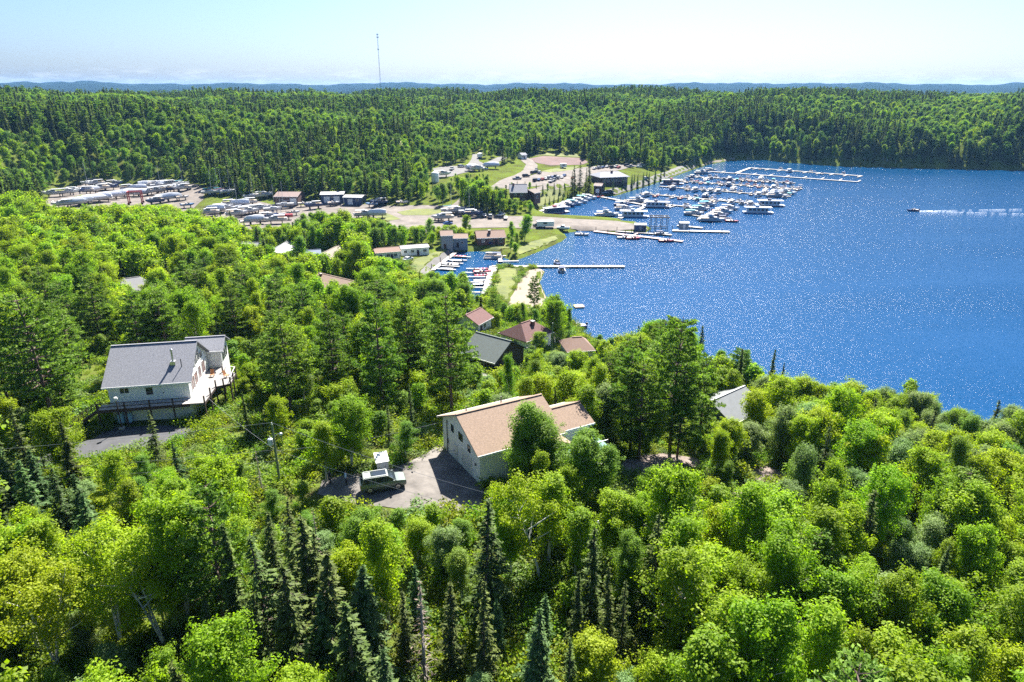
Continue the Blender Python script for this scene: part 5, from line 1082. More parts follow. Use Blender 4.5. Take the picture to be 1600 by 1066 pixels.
def make_spruce(seed, h, rx, step, nb, nd, size, dead=False, skirt=.06):
    g = np.random.default_rng(seed); tb = MB(); tb.tube([(0, 0, -.8), (0, 0, h * .5), (0, 0, h)], [h * .013 + .03, h * .009 + .02, .012], 6)
    P = []; N = []; A = []; T = []
    z = h * skirt
    while z < h * .985:
        t = z / h; rmax = rx * (1 - t) ** .85 * g.uniform(.8, 1.12) + .05; k = max(3, int(nb * (1 - t * .5)))
        for i in range(k):
            a = g.uniform(0, 6.28); ln = rmax * g.uniform(.42, 1.2) * (1 + .22 * math.cos(a - seed)); dr = g.uniform(.08, .5); d = np.array([math.cos(a), math.sin(a), 0]); sd = np.array([-math.sin(a), math.cos(a), 0])
            tb.tube([(0, 0, z), tuple(d * ln + np.array([0, 0, z - dr * ln * .7]))], [.018, .006], 3, cap=False)
            m = max(3, int(nd * ln / rx)); f = g.uniform(.12, 1.05, m) ** .8
            zz = z - dr * ln * (f ** 1.3) + .25 * dr * ln * np.maximum(0, f - .7) * 2; wdt = ln * .30 * (1.15 - f) + .05
            s_ = g.uniform(-1, 1, m); p = d * (f * ln)[:, None] + sd * (s_ * wdt)[:, None]; p[:, 2] = zz - np.abs(s_) * wdt * .25 + g.normal(0, .03, m)
            P.append(p); ax = d * .8 + sd * (np.sign(s_) * .7)[:, None]; ax = ax + np.array([0, 0, -.25]) + g.normal(size=(m, 3)) * .25; A.append(ax)
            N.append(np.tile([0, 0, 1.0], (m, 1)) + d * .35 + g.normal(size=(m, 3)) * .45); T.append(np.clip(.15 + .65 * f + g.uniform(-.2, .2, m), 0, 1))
        z += step * g.uniform(.7, 1.3) * (1 - .45 * t)
    P, N, A, T = map(np.concatenate, (P, N, A, T))
    if dead: kpt = g.random(len(P)) < .22; P, N, A, T = P[kpt], N[kpt], A[kpt], T[kpt]
    V, Fc = leaf_quads(P, unit(N), size * g.uniform(.7, 1.3, len(P)), 1.7, A, g)
    return tb, V, Fc, np.repeat(T, 4)
def make_pine(seed, h, rx, base, nw, nb, ntuft, per, size, up=.25):
    """white or red pine: open tiers of long limbs carrying flat plumes of needle tufts"""
    g = np.random.default_rng(seed); tb = MB(); bx, by = g.uniform(-.03, .03, 2) * h
    def tr(t): return np.array([bx * t * t, by * t * t, h * t])
    tb.tube([tuple(tr(0) - [0, 0, .8])] + [tuple(tr(t)) for t in np.linspace(0, .98, 6)], [h * .017] + [h * .0145 * (1.06 - t) + .01 for t in np.linspace(0, .98, 6)], 7)
    P = []; A = []; T = []
    for w_ in range(nw):
        t = base + (1 - base) * ((w_ + g.uniform(-.25, .25)) / nw); t = min(max(t, base), .975); tt = (t - base) / (1 - base)
        prof = (min(1, .45 + tt * 1.9) * (1 - tt) ** .62 + .08) * rx
        for i in range(nb if tt < .85 else 4):
            a = i * 6.283 / nb + g.uniform(-.5, .5) + w_; ln = prof * g.uniform(.55, 1.2); d = np.array([math.cos(a), math.sin(a), 0]); sd = np.array([-math.sin(a), math.cos(a), 0]); u = up * g.uniform(.2, 1.3) + tt * .5
            p0 = tr(t); e1 = p0 + d * ln * .6 + [0, 0, ln * .1 * u]; e2 = p0 + d * ln + [0, 0, ln * .55 * u]
            tb.tube([tuple(p0), tuple(e1), tuple(e2)], [.03 + .012 * ln, .02 + .005 * ln, .008], 4, cap=False)
            m = max(3, int(ntuft * ln / rx)); f = g.uniform(.30, 1.06, m) ** .8; s_ = g.normal(0, .42, m) * (.28 + .30 * f) * ln * .8
            c = p0 + d * (f * ln)[:, None] + sd * s_[:, None]; c[:, 2] += ln * u * (.1 * f + .45 * np.maximum(0, f - .4) ** 1.5) + g.normal(0, .10, m)
            q = np.repeat(c, per, 0) + g.normal(size=(m * per, 3)) * np.array([.2, .2, .07]) * (size / .26) ** .5
            P.append(q); A.append(np.tile(d, (m * per, 1)) * .7 + g.normal(size=(m * per, 3)) * .6 + [0, 0, .45]); T.append(np.clip(np.repeat(g.uniform(.1, .8, m) + .2 * f, per) + g.uniform(-.15, .2, m * per), 0, 1))
    P, A, T = map(np.concatenate, (P, A, T)); N = unit(np.array([0, 0, 1.0]) + g.normal(size=P.shape) * .55)
    V, Fc = leaf_quads(P, N, size * g.uniform(.7, 1.3, len(P)), 1.25, A, g)
    return tb, V, Fc, np.repeat(T, 4)
ML = {'aspen': leafmat('aspen_leaves', (.14, .25, .005), (.29, .41, .013), .58, .018, .16), 'lime': leafmat('lime_leaves', (.21, .30, .005), (.35, .44, .013), .56, .012, .1), 'birch': leafmat('birch_leaves', (.10, .20, .016), (.215, .335, .04), .54, .016, .14),
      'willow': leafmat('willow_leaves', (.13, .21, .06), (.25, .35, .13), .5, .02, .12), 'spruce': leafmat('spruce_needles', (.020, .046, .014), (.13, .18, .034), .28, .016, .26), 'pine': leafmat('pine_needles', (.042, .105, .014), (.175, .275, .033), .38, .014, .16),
      'fir': leafmat('fir_needles', (.034, .084, .028), (.12, .205, .055), .3, .012, .2), 'hazed': leafmat('hazed_far_leaves', (.055, .125, .018), (.155, .255, .042), .5, .016, .2), 'dead': leafmat('dead_needles', (.10, .065, .05), (.2, .15, .12), .1, .01, .2), 'shrub': leafmat('shrub_leaves', (.10, .18, .008), (.25, .33, .018), .54, .03, .24)}  # leaves for the far hills: darker and cooler, distance haze painted in
MBK = {'aspen': mat('aspen_bark', (.42, .40, .34), .8, .35, 2, bump=.3), 'birch': mat('birch_bark', (.55, .53, .49), .7, .4, 2.5), 'spruce': mat('spruce_bark', (.10, .075, .06), .9, .3, 3), 'pine': mat('pine_bark', (.12, .08, .065), .9, .35, 3, bump=.4), 'dead': mat('dead_wood', (.26, .23, .21), .9, .3, 3)}
def tree_meshes(name, gen, leaf_m, bark_m, joined=False):
    tb, V, Fc, T = gen
    if not joined:
        me = bpy.data.meshes.new(name + '_crown'); fill_mesh(me, V, Fc, T); me.materials.append(leaf_m)
        return tb.mesh(name + '_trunk', bark_m, True), me
    tv = np.array(tb.v); tris = []
    for f in tb.f:
        if len(f) == 4: tris.append(f)
    k = len(tv); V2 = np.concatenate([tv, V]); F2 = np.concatenate([np.array(tris), Fc + k]); me = bpy.data.meshes.new(name)
    fill_mesh(me, V2, F2, np.concatenate([np.zeros(k), T]), np.concatenate([np.ones(len(tris)), np.zeros(len(Fc))])); me.materials.append(leaf_m); me.materials.append(bark_m); return me
TREE = {}                                                # kind -> list of (trunk, crown, height)
def reg(kind, gen, h, lm, bm_): TREE.setdefault(kind, []).append((*tree_meshes(kind, gen, ML[lm], MBK[bm_]), h))
for s in range(5): reg('aspen', make_leafy(100+s, 11, 2.15 + .2*(s % 4), .22, 40, 300, 38, .10, .26, multi=1 + (s % 2), lean=.06), 11, 'aspen', 'aspen')
for s in range(2): reg('open', make_leafy(110+s, 11, 3.3, .30, 10, 70, 70, .10, .34, multi=2, lean=.09, lt=2.6, e0=30, e1=55), 11, 'lime', 'birch')
for s in range(3): reg('lime', make_leafy(120+s, 9, 2.4, .22, 28, 250, 46, .10, .26, multi=2), 9, 'lime', 'aspen')
for s in range(3): reg('birch', make_leafy(140+s, 11, 2.1, .20, 36, 300, 52, .08, .27, droop=.25, multi=1 + s % 2), 11, 'birch', 'birch')
for s in range(3): reg('willow', make_leafy(160+s, 9, 2.5, .12, 30, 290, 52, .085, .30, droop=.2, multi=2), 9, 'willow', 'birch')
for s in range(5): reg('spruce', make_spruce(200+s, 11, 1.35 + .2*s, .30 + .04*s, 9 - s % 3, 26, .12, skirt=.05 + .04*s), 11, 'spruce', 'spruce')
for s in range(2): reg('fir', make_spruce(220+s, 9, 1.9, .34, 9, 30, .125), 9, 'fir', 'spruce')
for s in range(2): reg('snag', make_spruce(230+s, 9, 1.2, .4, 6, 12, .09, True), 9, 'dead', 'dead')
for s in range(4): reg('pine', make_pine(240+s, 15, 3.6 + .35*s, .14 + .05*s, 12, 6, 30, 8, .145), 15, 'pine', 'pine')
KINDNAME = {'open': ('open_aspen', 'sparse white-trunked aspen', 'aspen'), 'aspen': ('aspen_tree', 'bright green leafy tree', 'tree'), 'lime': ('lime_green_tree', 'yellow-green leafy tree', 'tree'), 'birch': ('birch_tree', 'feathery mid-green birch', 'birch'), 'willow': ('willow_tree', 'pale grey-green bushy tree', 'tree'),
            'spruce': ('spruce_tree', 'narrow dark spruce', 'spruce'), 'fir': ('fir_tree', 'blue-green cone-shaped fir', 'fir'), 'snag': ('dead_spruce', 'bare grey-brown dead conifer', 'dead tree'), 'pine': ('pine_tree', 'tall open-tiered pine', 'pine')}
CROWNW = {'open': .3, 'aspen': .30, 'lime': .36, 'birch': .26, 'willow': .38, 'spruce': .16, 'fir': .21, 'snag': .13, 'pine': .26}
PLACED = []                                              # kind, x, y, z, h, widthscale
def top(kind, px, py, h, ws=1.0):
    g = hit(px, py, h * .98); PLACED.append((kind, g.x, g.y, g.z, h, ws, True))
HAND = [('pine',62,462,17,1.15),('pine',120,432,15,1),('pine',245,452,14.5,1.1),('pine',370,425,14,1),('pine',455,492,15,1),('pine',590,462,15,1),('pine',640,445,15,.95),('pine',706,462,17,1.1),('pine',520,478,13,1),('pine',655,478,14,1),
 ('pine',1046,497,18,1.1),('pine',985,542,15,1),('pine',1098,545,14,.9),('pine',1010,560,14,1),('pine',200,452,15,1),('pine',20,505,14,1),('pine',555,505,13,1),('pine',300,452,12,1),('pine',310,752,15,.8),('pine',420,520,11,1),('pine',835,430,11,.7),('pine',770,452,9,.8),('pine',1070,585,12,.9),
 ('spruce',20,636,12,1.1),('spruce',92,662,11,1.1),('spruce',234,642,7.5,1.15),('spruce',450,822,11,1),('spruce',756,780,12.5,1.25),('spruce',545,942,11,1.6),('spruce',702,905,9.5,1),('spruce',1297,668,10,1),('spruce',1210,546,10,.9),('spruce',1226,566,7,.9),('spruce',958,886,10,.85),('spruce',905,892,9.5,.8),('spruce',978,905,9,.8),
 ('spruce',752,910,10,.9),('spruce',485,830,11,.9),('spruce',415,800,11,1),('spruce',1100,526,7,1),('spruce',640,600,8,.8),('spruce',430,585,8,.8),('spruce',380,610,8,.7),('fir',845,948,9,1),('fir',835,1010,7,.9),('fir',30,720,10,1.1),('fir',170,800,8,1),('fir',270,690,7,.8),('fir',600,1010,8,1),
 ('spruce',470,812,13,1.5),('spruce',505,862,12,1.4),('spruce',440,884,12,1.4),('spruce',398,838,12,1.3),('fir',560,880,10,1.2),('spruce',1480,850,9,1),('fir',125,770,9,1.2),('snag',655,905,10,1),('snag',488,792,9,.8),('snag',782,785,7,.7),('snag',400,700,6,.8),('fir',500,925,9,1),('spruce',1425,760,8,.8),('spruce',350,820,12,1),
 ('birch',826,624,12,1.2),('birch',846,640,10,1.0),('birch',808,655,9,1.3),('birch',862,650,10,1.3),('birch',900,668,10,1.3),('birch',935,690,8,1.3),('birch',795,550,10,.75),('aspen',540,625,9,1.2),('aspen',500,655,8,1.1),('open',150,842,11,1.1),('open',40,880,11,1.1),('open',225,862,10,1.1),('open',845,748,11,1),('aspen',320,715,9,1.2),('aspen',165,705,8,1),('aspen',240,735,8,1),('lime',1040,1015,7,1.1),
 ('aspen',860,740,10,1.2),('aspen',800,770,9,1),('lime',1230,592,11,1.0),('lime',1190,610,9,1),('lime',1145,655,7,1.1),('willow',1260,695,9,.75),('lime',1440,700,10,1),('lime',1360,690,7,1),('willow',1320,608,10,.8),('willow',1440,610,10,1),('willow',1390,605,9,.9),('birch',1500,640,10,1),('willow',1560,660,10,1),('lime',900,580,8,1),('lime',850,585,8,1),('lime',960,600,8,.9),('lime',392,566,5,1.3),('lime',378,590,3.5,1.3),
 ('birch',868,462,9,.75),('birch',890,478,8,.7),('birch',820,470,8,.8),('aspen',1130,545,9,1),('aspen',1165,548,8,1),('aspen',845,520,5,1.5),('aspen',1020,730,8,1),('aspen',680,705,0.1,1)]
HAND = [q for q in HAND if q[3] > 1]
BIG = [('pine',88,672,20,1.05),('pine',18,640,16,.9),('pine',455,648,16,.95),('pine',600,648,18,.85),('pine',640,612,17,.85),('pine',706,648,18.5,.9),('pine',525,622,15,.85),('pine',1046,704,19.5,.85),('pine',985,706,15.5,.85),('pine',1092,690,14,.85),('pine',160,548,15,.9),('pine',375,548,14,.9)]
for k_, x, y, h, ws in BIG:
    g = hit(x, y); PLACED.append((k_, g.x, g.y, g.z, h, ws, True)); X_, Y_, D_ = proj(g.x, g.y, g.z + h); KEEP.append((x - 28, float(Y_), x + 28, y - 30, float(D_)))
gone = {(62,462),(20,505),(455,492),(590,462),(640,445),(706,462),(520,478),(1046,497),(985,542),(1098,545),(120,432),(370,425),(555,505)}
HAND = [q for q in HAND if (q[1], q[2]) not in gone]
# middle distance landmarks
HAND += [('spruce',899,258,19,1),('spruce',907,253,20,1),('spruce',922,252,20,1),('spruce',895,268,14,1),('spruce',916,262,15,1),('aspen',820,335,11,1),('aspen',800,345,9,1),('birch',808,362,8,.7),('birch',798,370,6,.7),('aspen',475,332,11,1.1),('aspen',512,335,11,1.2),('aspen',548,340,11,1.2),('willow',435,415,6,1.4),('lime',245,405,8,1.2),
 ('spruce',655,425,10,1),('spruce',345,330,12,1),('spruce',358,328,13,1),('spruce',333,336,11,1),('birch',605,345,10,1),('birch',580,348,10,1),('birch',625,350,9,1),('aspen',670,340,10,1),('aspen',725,335,9,1),('birch',650,355,8,1),('pine',620,230,17,.8)]
for i in range(9): HAND.append(('fir', 945 + i * 11 + (i % 3) * 3, 283 - i * 2.9, 6, .8))
for i in range(12): HAND.append(('fir', 988 + (i % 6) * 9, 272 - (i % 6) * 1.2 + (i // 6) * 5, 7, .8))
for i in range(7): HAND.append(('fir', 852 + i * 7, 309 - i * 2.2, 4, .9))
for i, (x, y) in enumerate(((800,284),(808,283),(820,283),(828,284),(838,287),(848,287),(856,286),(866,285),(875,287),(883,286))): HAND.append(('fir' if i % 3 else 'aspen', x, y, 6, .9))
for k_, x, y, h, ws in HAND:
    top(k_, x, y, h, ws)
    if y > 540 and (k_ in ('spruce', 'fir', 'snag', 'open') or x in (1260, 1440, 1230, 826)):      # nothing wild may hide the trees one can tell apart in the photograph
        q = PLACED[-1]; D_ = float(proj(q[1], q[2], q[3] + h)[2]); ph = F * h / D_; w_ = CROWNW[k_] * ws * ph * (.5 if k_ == 'open' else .25); KEEP.append((x - w_, y + 4, x + w_, y + ph * (.65 if k_ == 'open' else .3), D_ - 2))

# ------------------------------------------------------------------ wild wood: scatter in the world, thin where the photograph shows things
keep(1125, 612, 1160, 628, 100); keep(893, 400, 985, 520, 1e4); keep(985, 400, 1030, 500, 1e4); keep(1110, 400, 1195, 542, 1e4); keep(1235, 450, 1300, 582, 1e4); keep(1300, 450, 1600, 590, 1e4); keep(1480, 550, 1600, 625, 1e4); keep(366, 600, 400, 640, 80); keep(640, 380, 770, 425, 1e4); keep(742, 395, 860, 455, 1e4); keep(68, 286, 318, 317, 1e4); keep(318, 310, 480, 340, 1e4); keep(480, 316, 720, 330, 1e4); keep(610, 330, 860, 352, 1e4); keep(740, 340, 1020, 362, 1e4)
keep(840, 262, 990, 290, 1e4); keep(770, 250, 840, 290, 1e4); keep(690, 240, 780, 272, 1e4); keep(830, 240, 918, 258, 1e4); keep(940, 262, 1090, 302, 1e4); keep(582, 208, 640, 228, 1e4); keep(836, 300, 1020, 342, 1e4); keep(955, 712, 1090, 738, 95); keep(1155, 730, 1225, 750, 95); keep(1095, 245, 1200, 257, 1e4); keep(842, 296, 884, 318, 1e4)
keep(118, 675, 300, 706, 85); keep(790, 500, 850, 535, 1e4); keep(742, 520, 808, 565, 1e4); keep(785, 425, 850, 470, 1e4); keep(662, 395, 735, 425, 1e4)
KP = np.array(KEEP)
def blocked(x, y, z, h, wd):
    X, Yt, D = proj(x, y, z + h); _, Yb, _ = proj(x, y, z + h * .25); w_ = wd * h * F / D * .8
    m = (KP[:, 0] < X + w_) & (KP[:, 2] > X - w_) & (KP[:, 1] < Yb) & (KP[:, 3] > Yt + 2) & (D < KP[:, 4] + 3)
    return bool(m.any())
BLOBS = [  # picture places and the share of kinds that grow there: cx, cy, rx, ry, {kind: weight}
 (150, 940, 260, 130, {'lime': 5, 'aspen': 4, 'spruce': 1}), (330, 760, 220, 90, {'aspen': 6, 'lime': 3, 'spruce': 1}), (420, 960, 130, 110, {'spruce': 6, 'pine': 2, 'fir': 2, 'aspen': 2}), (760, 960, 260, 120, {'spruce': 6, 'fir': 3, 'aspen': 3, 'snag': .6}), (620, 830, 220, 70, {'aspen': 7, 'birch': 3, 'lime': 1}),
 (860, 830, 140, 90, {'aspen': 6, 'birch': 3, 'willow': 1}), (1150, 930, 260, 170, {'aspen': 9, 'lime': 1.5, 'spruce': .5}), (1450, 930, 240, 160, {'aspen': 7, 'lime': 2, 'willow': 1}), (1300, 680, 220, 70, {'willow': 4, 'lime': 4, 'aspen': 2, 'spruce': .6}), (1480, 700, 160, 90, {'willow': 5, 'lime': 3, 'birch': 2}),
 (1050, 600, 110, 70, {'pine': 5, 'aspen': 3, 'spruce': 1}), (900, 600, 110, 60, {'lime': 4, 'aspen': 5}), (620, 540, 180, 90, {'pine': 8, 'aspen': 2, 'spruce': 1, 'birch': 1}), (420, 560, 160, 100, {'pine': 5, 'aspen': 4, 'lime': 1, 'spruce': 1}), (100, 560, 200, 110, {'pine': 8, 'aspen': 2, 'spruce': 1}), (60, 740, 110, 80, {'spruce': 6, 'fir': 3, 'aspen': 2}),
 (250, 420, 300, 60, {'aspen': 5, 'pine': 3, 'lime': 2, 'spruce': 1}), (560, 430, 200, 50, {'aspen': 7, 'lime': 2, 'pine': 1}), (150, 350, 220, 50, {'aspen': 6, 'birch': 2, 'lime': 2, 'pine': 1}), (560, 370, 160, 30, {'birch': 4, 'aspen': 4, 'spruce': .5}), (780, 500, 100, 50, {'aspen': 5, 'birch': 3, 'pine': 1}), (730, 300, 110, 30, {'aspen': 4, 'birch': 3, 'spruce': 2})]
def kind_at(px, py):
    tot = {'aspen': .3, 'spruce': .08, 'pine': .08}
    for cx, cy_, rx, ry, k in BLOBS:
        w_ = math.exp(-(((px - cx) / rx) ** 2 + ((py - cy_) / ry) ** 2) * 1.3) * 4; s = sum(k.values())
        for kk, v in k.items(): tot[kk] = tot.get(kk, 0) + w_ * v / s
    ks = list(tot); r = random.random() * sum(tot.values())
    for kk in ks:
        r -= tot[kk]
        if r <= 0: return kk
    return ks[0]
GRID = {}
def far_enough(x, y, d):
    c = 3.0; i, j = int(x // c), int(y // c); n = int(math.ceil(d / c))
    for a in range(i - n, i + n + 1):
        for b in range(j - n, j + n + 1):
            for (u, v) in GRID.get((a, b), ()):
                if (u - x) ** 2 + (v - y) ** 2 < d * d: return False
    GRID.setdefault((i, j), []).append((x, y)); return True
for p in PLACED: far_enough(p[1], p[2], .01)
random.seed(5)
def candidates(n, r0, r1, azm, power=1.0):
    t = rng.random(n); r = np.sqrt(r0 * r0 + (r1 * r1 - r0 * r0) * t); a = np.radians(rng.uniform(-azm, azm, n)); return np.sin(a) * r, np.cos(a) * r
X, Y = candidates(30000, 36, 345, 47); Z = height(X, Y); ok = poly_sd(X, Y, SH) > 1.5
for P in PATCH_POLYS: ok &= poly_sd(X, Y, P) > 1.3
for fx, fy, fr_ in FOOT: ok &= (X - fx) ** 2 + (Y - fy) ** 2 > (fr_ * .92) ** 2
order = np.argsort(np.hypot(X, Y))
for i in rng.permutation(order):
    if not ok[i]: continue
    x, y, z = X[i], Y[i], Z[i]; r = math.hypot(x, y)
    px, py, D = proj(x, y, z + 7); k = kind_at(float(px), float(py)); ws = random.uniform(.85, 1.25)
    h = {'aspen': 11.2, 'lime': 9.2, 'birch': 10.2, 'willow': 8, 'spruce': 9.5, 'fir': 7.5, 'snag': 8, 'pine': 12}[k] * random.uniform(.68, 1.25)
    if r > 180: h *= 1.08
    dmin = {'spruce': 2.1, 'fir': 2.3, 'snag': 2.2, 'pine': 3.8}.get(k, 2.6) * random.uniform(.8, 1.3)
    if blocked(x, y, z, h, CROWNW[k] * ws):
        h *= .42; ws = random.uniform(1.1, 1.6); k = random.choice(('aspen', 'lime', 'willow', 'birch'))          # only a sapling or bush fits there
        if blocked(x, y, z, h, CROWNW[k] * ws) or random.random() < .3: continue
    if far_enough(x, y, dmin): PLACED.append((k, x, y, z, h, ws, False))

# individuals: the largest in the picture; the rest of the same wood becomes a single mass
def pix_h(p): 
    X, Yt, D = proj(p[1], p[2], p[3] + p[4]); return F * p[4] / D, float(X), float(Yt)
vis = []; rest = []
for p in PLACED:
    s, X_, Y_ = pix_h(p); w_ = 60
    if -w_ < X_ < 1660 and Y_ < 1075: vis.append((s + (400 if p[6] else 0), X_, Y_, p))
    elif X_ > -500 and X_ < 2100 and math.hypot(p[1], p[2]) < 160: rest.append(p)
vis.sort(key=lambda q: -q[0])
indiv = []; cnt = {}
for s, X_, Y_, p in vis:
    c = cnt.get(p[0], 0); lim = {'aspen': 230, 'lime': 110, 'birch': 90, 'open': 20, 'willow': 80, 'spruce': 130, 'fir': 70, 'snag': 20, 'pine': 130}[p[0]]
    if c < lim: cnt[p[0]] = c + 1; indiv.append((X_, Y_, p))
    else: rest.append(p)
LANDMARKS = [('the white house', 240, 600), ('the stairs of the white house', 120, 650), ('the white house driveway', 200, 700), ('the utility pole', 435, 710), ('the parked car', 600, 750), ('the beige house', 740, 690), ('the right wing of the beige house', 885, 660), ('the rock clearing', 1090, 730), ('the metal-roofed cottage', 1140, 630), ('the peach-roofed cottage', 900, 535), ('the red-roofed house', 820, 518), ('the green-roofed house', 775, 550),
 ('the grey roof in the woods', 205, 445), ('the long brown roof', 535, 438), ('the mobile homes', 627, 390), ('the brick house', 765, 370), ('the swimming raft', 904, 479), ('the western boat yard', 180, 310), ('the middle boat yard', 390, 330), ('the navy workshops', 535, 310), ('the lodge', 812, 300), ('the marina lodge', 950, 275), ('the water tank', 680, 275), ('the inlet', 735, 430), ('the parking lot', 860, 282), ('the bottom left corner', 60, 1000), ('the bottom right corner', 1540, 1000), ('the bottom edge, left of centre', 420, 1040), ('the bottom edge centre', 780, 1040), ('the bottom edge, right of centre', 1150, 1040), ('the left edge, low', 20, 820), ('the left edge, halfway up', 10, 480), ('the right edge, below the lake', 1580, 760), ('the slope right of centre', 1330, 850), ('the middle of the foreground', 1000, 880), ('the foreground left of centre', 300, 860), ('the woods left of centre', 480, 520), ('the breakwater road', 1020, 280), ('the gravel spit', 900, 350), ('the beach', 820, 455)]
bk = {}
for X_, Y_, p in indiv:
    d, nm, lx, ly = min((math.hypot(X_ - a, Y_ - b), n_, a, b) for n_, a, b in LANDMARKS)
    dirn = ('right of ' if X_ > lx else 'left of ') if abs(X_ - lx) > abs(Y_ - ly) * 1.2 else ('in front of ' if Y_ > ly else 'behind ')
    bk.setdefault((p[0], dirn, nm), []).append((d, p))
ROOT = {}
def plant(p, label):
    k, x, y, z, h, ws, _ = p; tm, cm, h0 = random.choice(TREE[k]); nm = KINDNAME[k]; s = h / h0
    r = bpy.data.objects.new(nm[0], None); COL.objects.link(r); r.location = (x, y, z - .05); r.rotation_euler = (random.uniform(-.03, .03), random.uniform(-.03, .03), random.uniform(0, 6.28)); r.scale = (s * ws, s * ws, s); r.empty_display_size = .5
    r['label'] = label; r['category'] = nm[2]; r['group'] = nm[0].replace('_', ' ') + 's of the near slopes'
    for nme, m in (('trunk', tm), ('crown', cm)): o = bpy.data.objects.new(nme, m); COL.objects.link(o); o.parent = r
for (k, dirn, nm), L_ in bk.items():
    L_.sort(key=lambda q: q[0])
    for i, (d, p) in enumerate(L_):
        lab = KINDNAME[k][1] + ' ' + dirn + nm
        if len(L_) > 1: lab = (ORD[i] if i < len(ORD) else NTH[i] + ' nearest' if i < len(NTH) else 'far') + ' ' + lab
        plant(p, lab)

# ------------------------------------------------------------------ masses: undergrowth, far forest (instances of small meshes)
def scatter(name, pts, scl, rot, idx, protos, label, cat):
    col = bpy.data.collections.new(name + '_kinds')
    for i, m in enumerate(protos): col.objects.link(bpy.data.objects.new(f'{name}_kind_{i:02d}', m))
    me = bpy.data.meshes.new(name); me.vertices.add(len(pts)); me.vertices.foreach_set('co', np.ascontiguousarray(pts, np.float32).ravel())
    for nme, ty, dat, key in (('scl', 'FLOAT_VECTOR', scl, 'vector'), ('rot', 'FLOAT_VECTOR', rot, 'vector'), ('idx', 'INT', idx, 'value')):
        a = me.attributes.new(nme, ty, 'POINT'); a.data.foreach_set(key, np.ascontiguousarray(dat, np.int32 if ty == 'INT' else np.float32).ravel())
    o = bpy.data.objects.new(name, me); COL.objects.link(o); tag(o, label, cat, kind='stuff')
    ng = bpy.data.node_groups.new(name, 'GeometryNodeTree'); ng.interface.new_socket('Geometry', in_out='INPUT', socket_type='NodeSocketGeometry'); ng.interface.new_socket('Geometry', in_out='OUTPUT', socket_type='NodeSocketGeometry')
    N = ng.nodes.new; l = ng.links.new; gi = N('NodeGroupInput'); go = N('NodeGroupOutput'); ip = N('GeometryNodeInstanceOnPoints'); ci = N('GeometryNodeCollectionInfo')
    ci.inputs['Collection'].default_value = col; ci.inputs['Separate Children'].default_value = True; ci.inputs['Reset Children'].default_value = True; ip.inputs['Pick Instance'].default_value = True
    def attr(nm, ty): q = N('GeometryNodeInputNamedAttribute'); q.data_type = ty; q.inputs['Name'].default_value = nm; return q.outputs['Attribute']
    e = N('FunctionNodeEulerToRotation'); l(attr('rot', 'FLOAT_VECTOR'), e.inputs[0]); l(e.outputs[0], ip.inputs['Rotation']); l(attr('scl', 'FLOAT_VECTOR'), ip.inputs['Scale']); l(attr('idx', 'INT'), ip.inputs['Instance Index'])
    l(gi.outputs[0], ip.inputs['Points']); l(ci.outputs[0], ip.inputs['Instance']); l(ip.outputs[0], go.inputs[0]); o.modifiers.new('scatter', 'NODES').node_group = ng; return o
def jm(name, gen, lm, bm_): return tree_meshes(name, gen, ML[lm], MBK[bm_], True)
LODM = [jm('far_aspen', make_leafy(300+s, 10, 2.9, .2, 14, 84, 30, .24, .55), 'aspen', 'aspen') for s in range(3)] + [jm('far_birch', make_leafy(310+s, 10, 2.4, .2, 14, 84, 30, .22, .5, droop=.2), 'birch', 'birch') for s in range(2)] + [jm('far_lime', make_leafy(315, 10, 3, .2, 14, 84, 30, .24, .55), 'lime', 'aspen')]
LODC = [jm('far_spruce', make_spruce(320+s, 10, 1.55, .55, 7, 9, .30), 'spruce', 'spruce') for s in range(3)] + [jm('far_pine', make_pine(330+s, 10, 2.3, .15, 11, 5, 9, 4, .30), 'pine', 'pine') for s in range(3)]
LODF = [jm('hazed_hill_tree', make_leafy(340+s, 10, 2.5, .18, 14, 84, 30, .22, .48, flat=1.1), 'hazed', 'aspen') for s in range(3)] + LODM[3:5] + LODM[:1]
def mass(name, P, kinds_idx, hs, ws, protos, label, cat):
    n = len(P); s = np.asarray(hs) / 10.0; scl = np.stack([s * ws, s * ws, s], 1); rot = np.stack([np.zeros(n), np.zeros(n), rng.uniform(0, 6.28, n)], 1)
    return scatter(name, np.asarray(P), scl, rot, kinds_idx, protos, label, cat)
# leftover trees of the near slopes
LI = {'open': (0, 1), 'aspen': (0, 1, 2), 'birch': (3, 4), 'willow': (3, 4), 'lime': (5,)}; CI = {'spruce': (0, 1, 2), 'fir': (0, 1, 2), 'snag': (0,), 'pine': (3, 4, 5)}
for nm_, tab, pr, lab in (('leafy_wood', LI, LODM, 'mass of further leafy trees filling the middle woods'), ('conifer_wood', CI, LODC, 'mass of further conifers filling the middle woods')):
    q = [p for p in rest if p[0] in tab]
    if q: mass(nm_, [(p[1], p[2], p[3]) for p in q], [random.choice(tab[p[0]]) for p in q], [p[4] for p in q], np.array([p[5] for p in q]), pr, lab, 'wood')
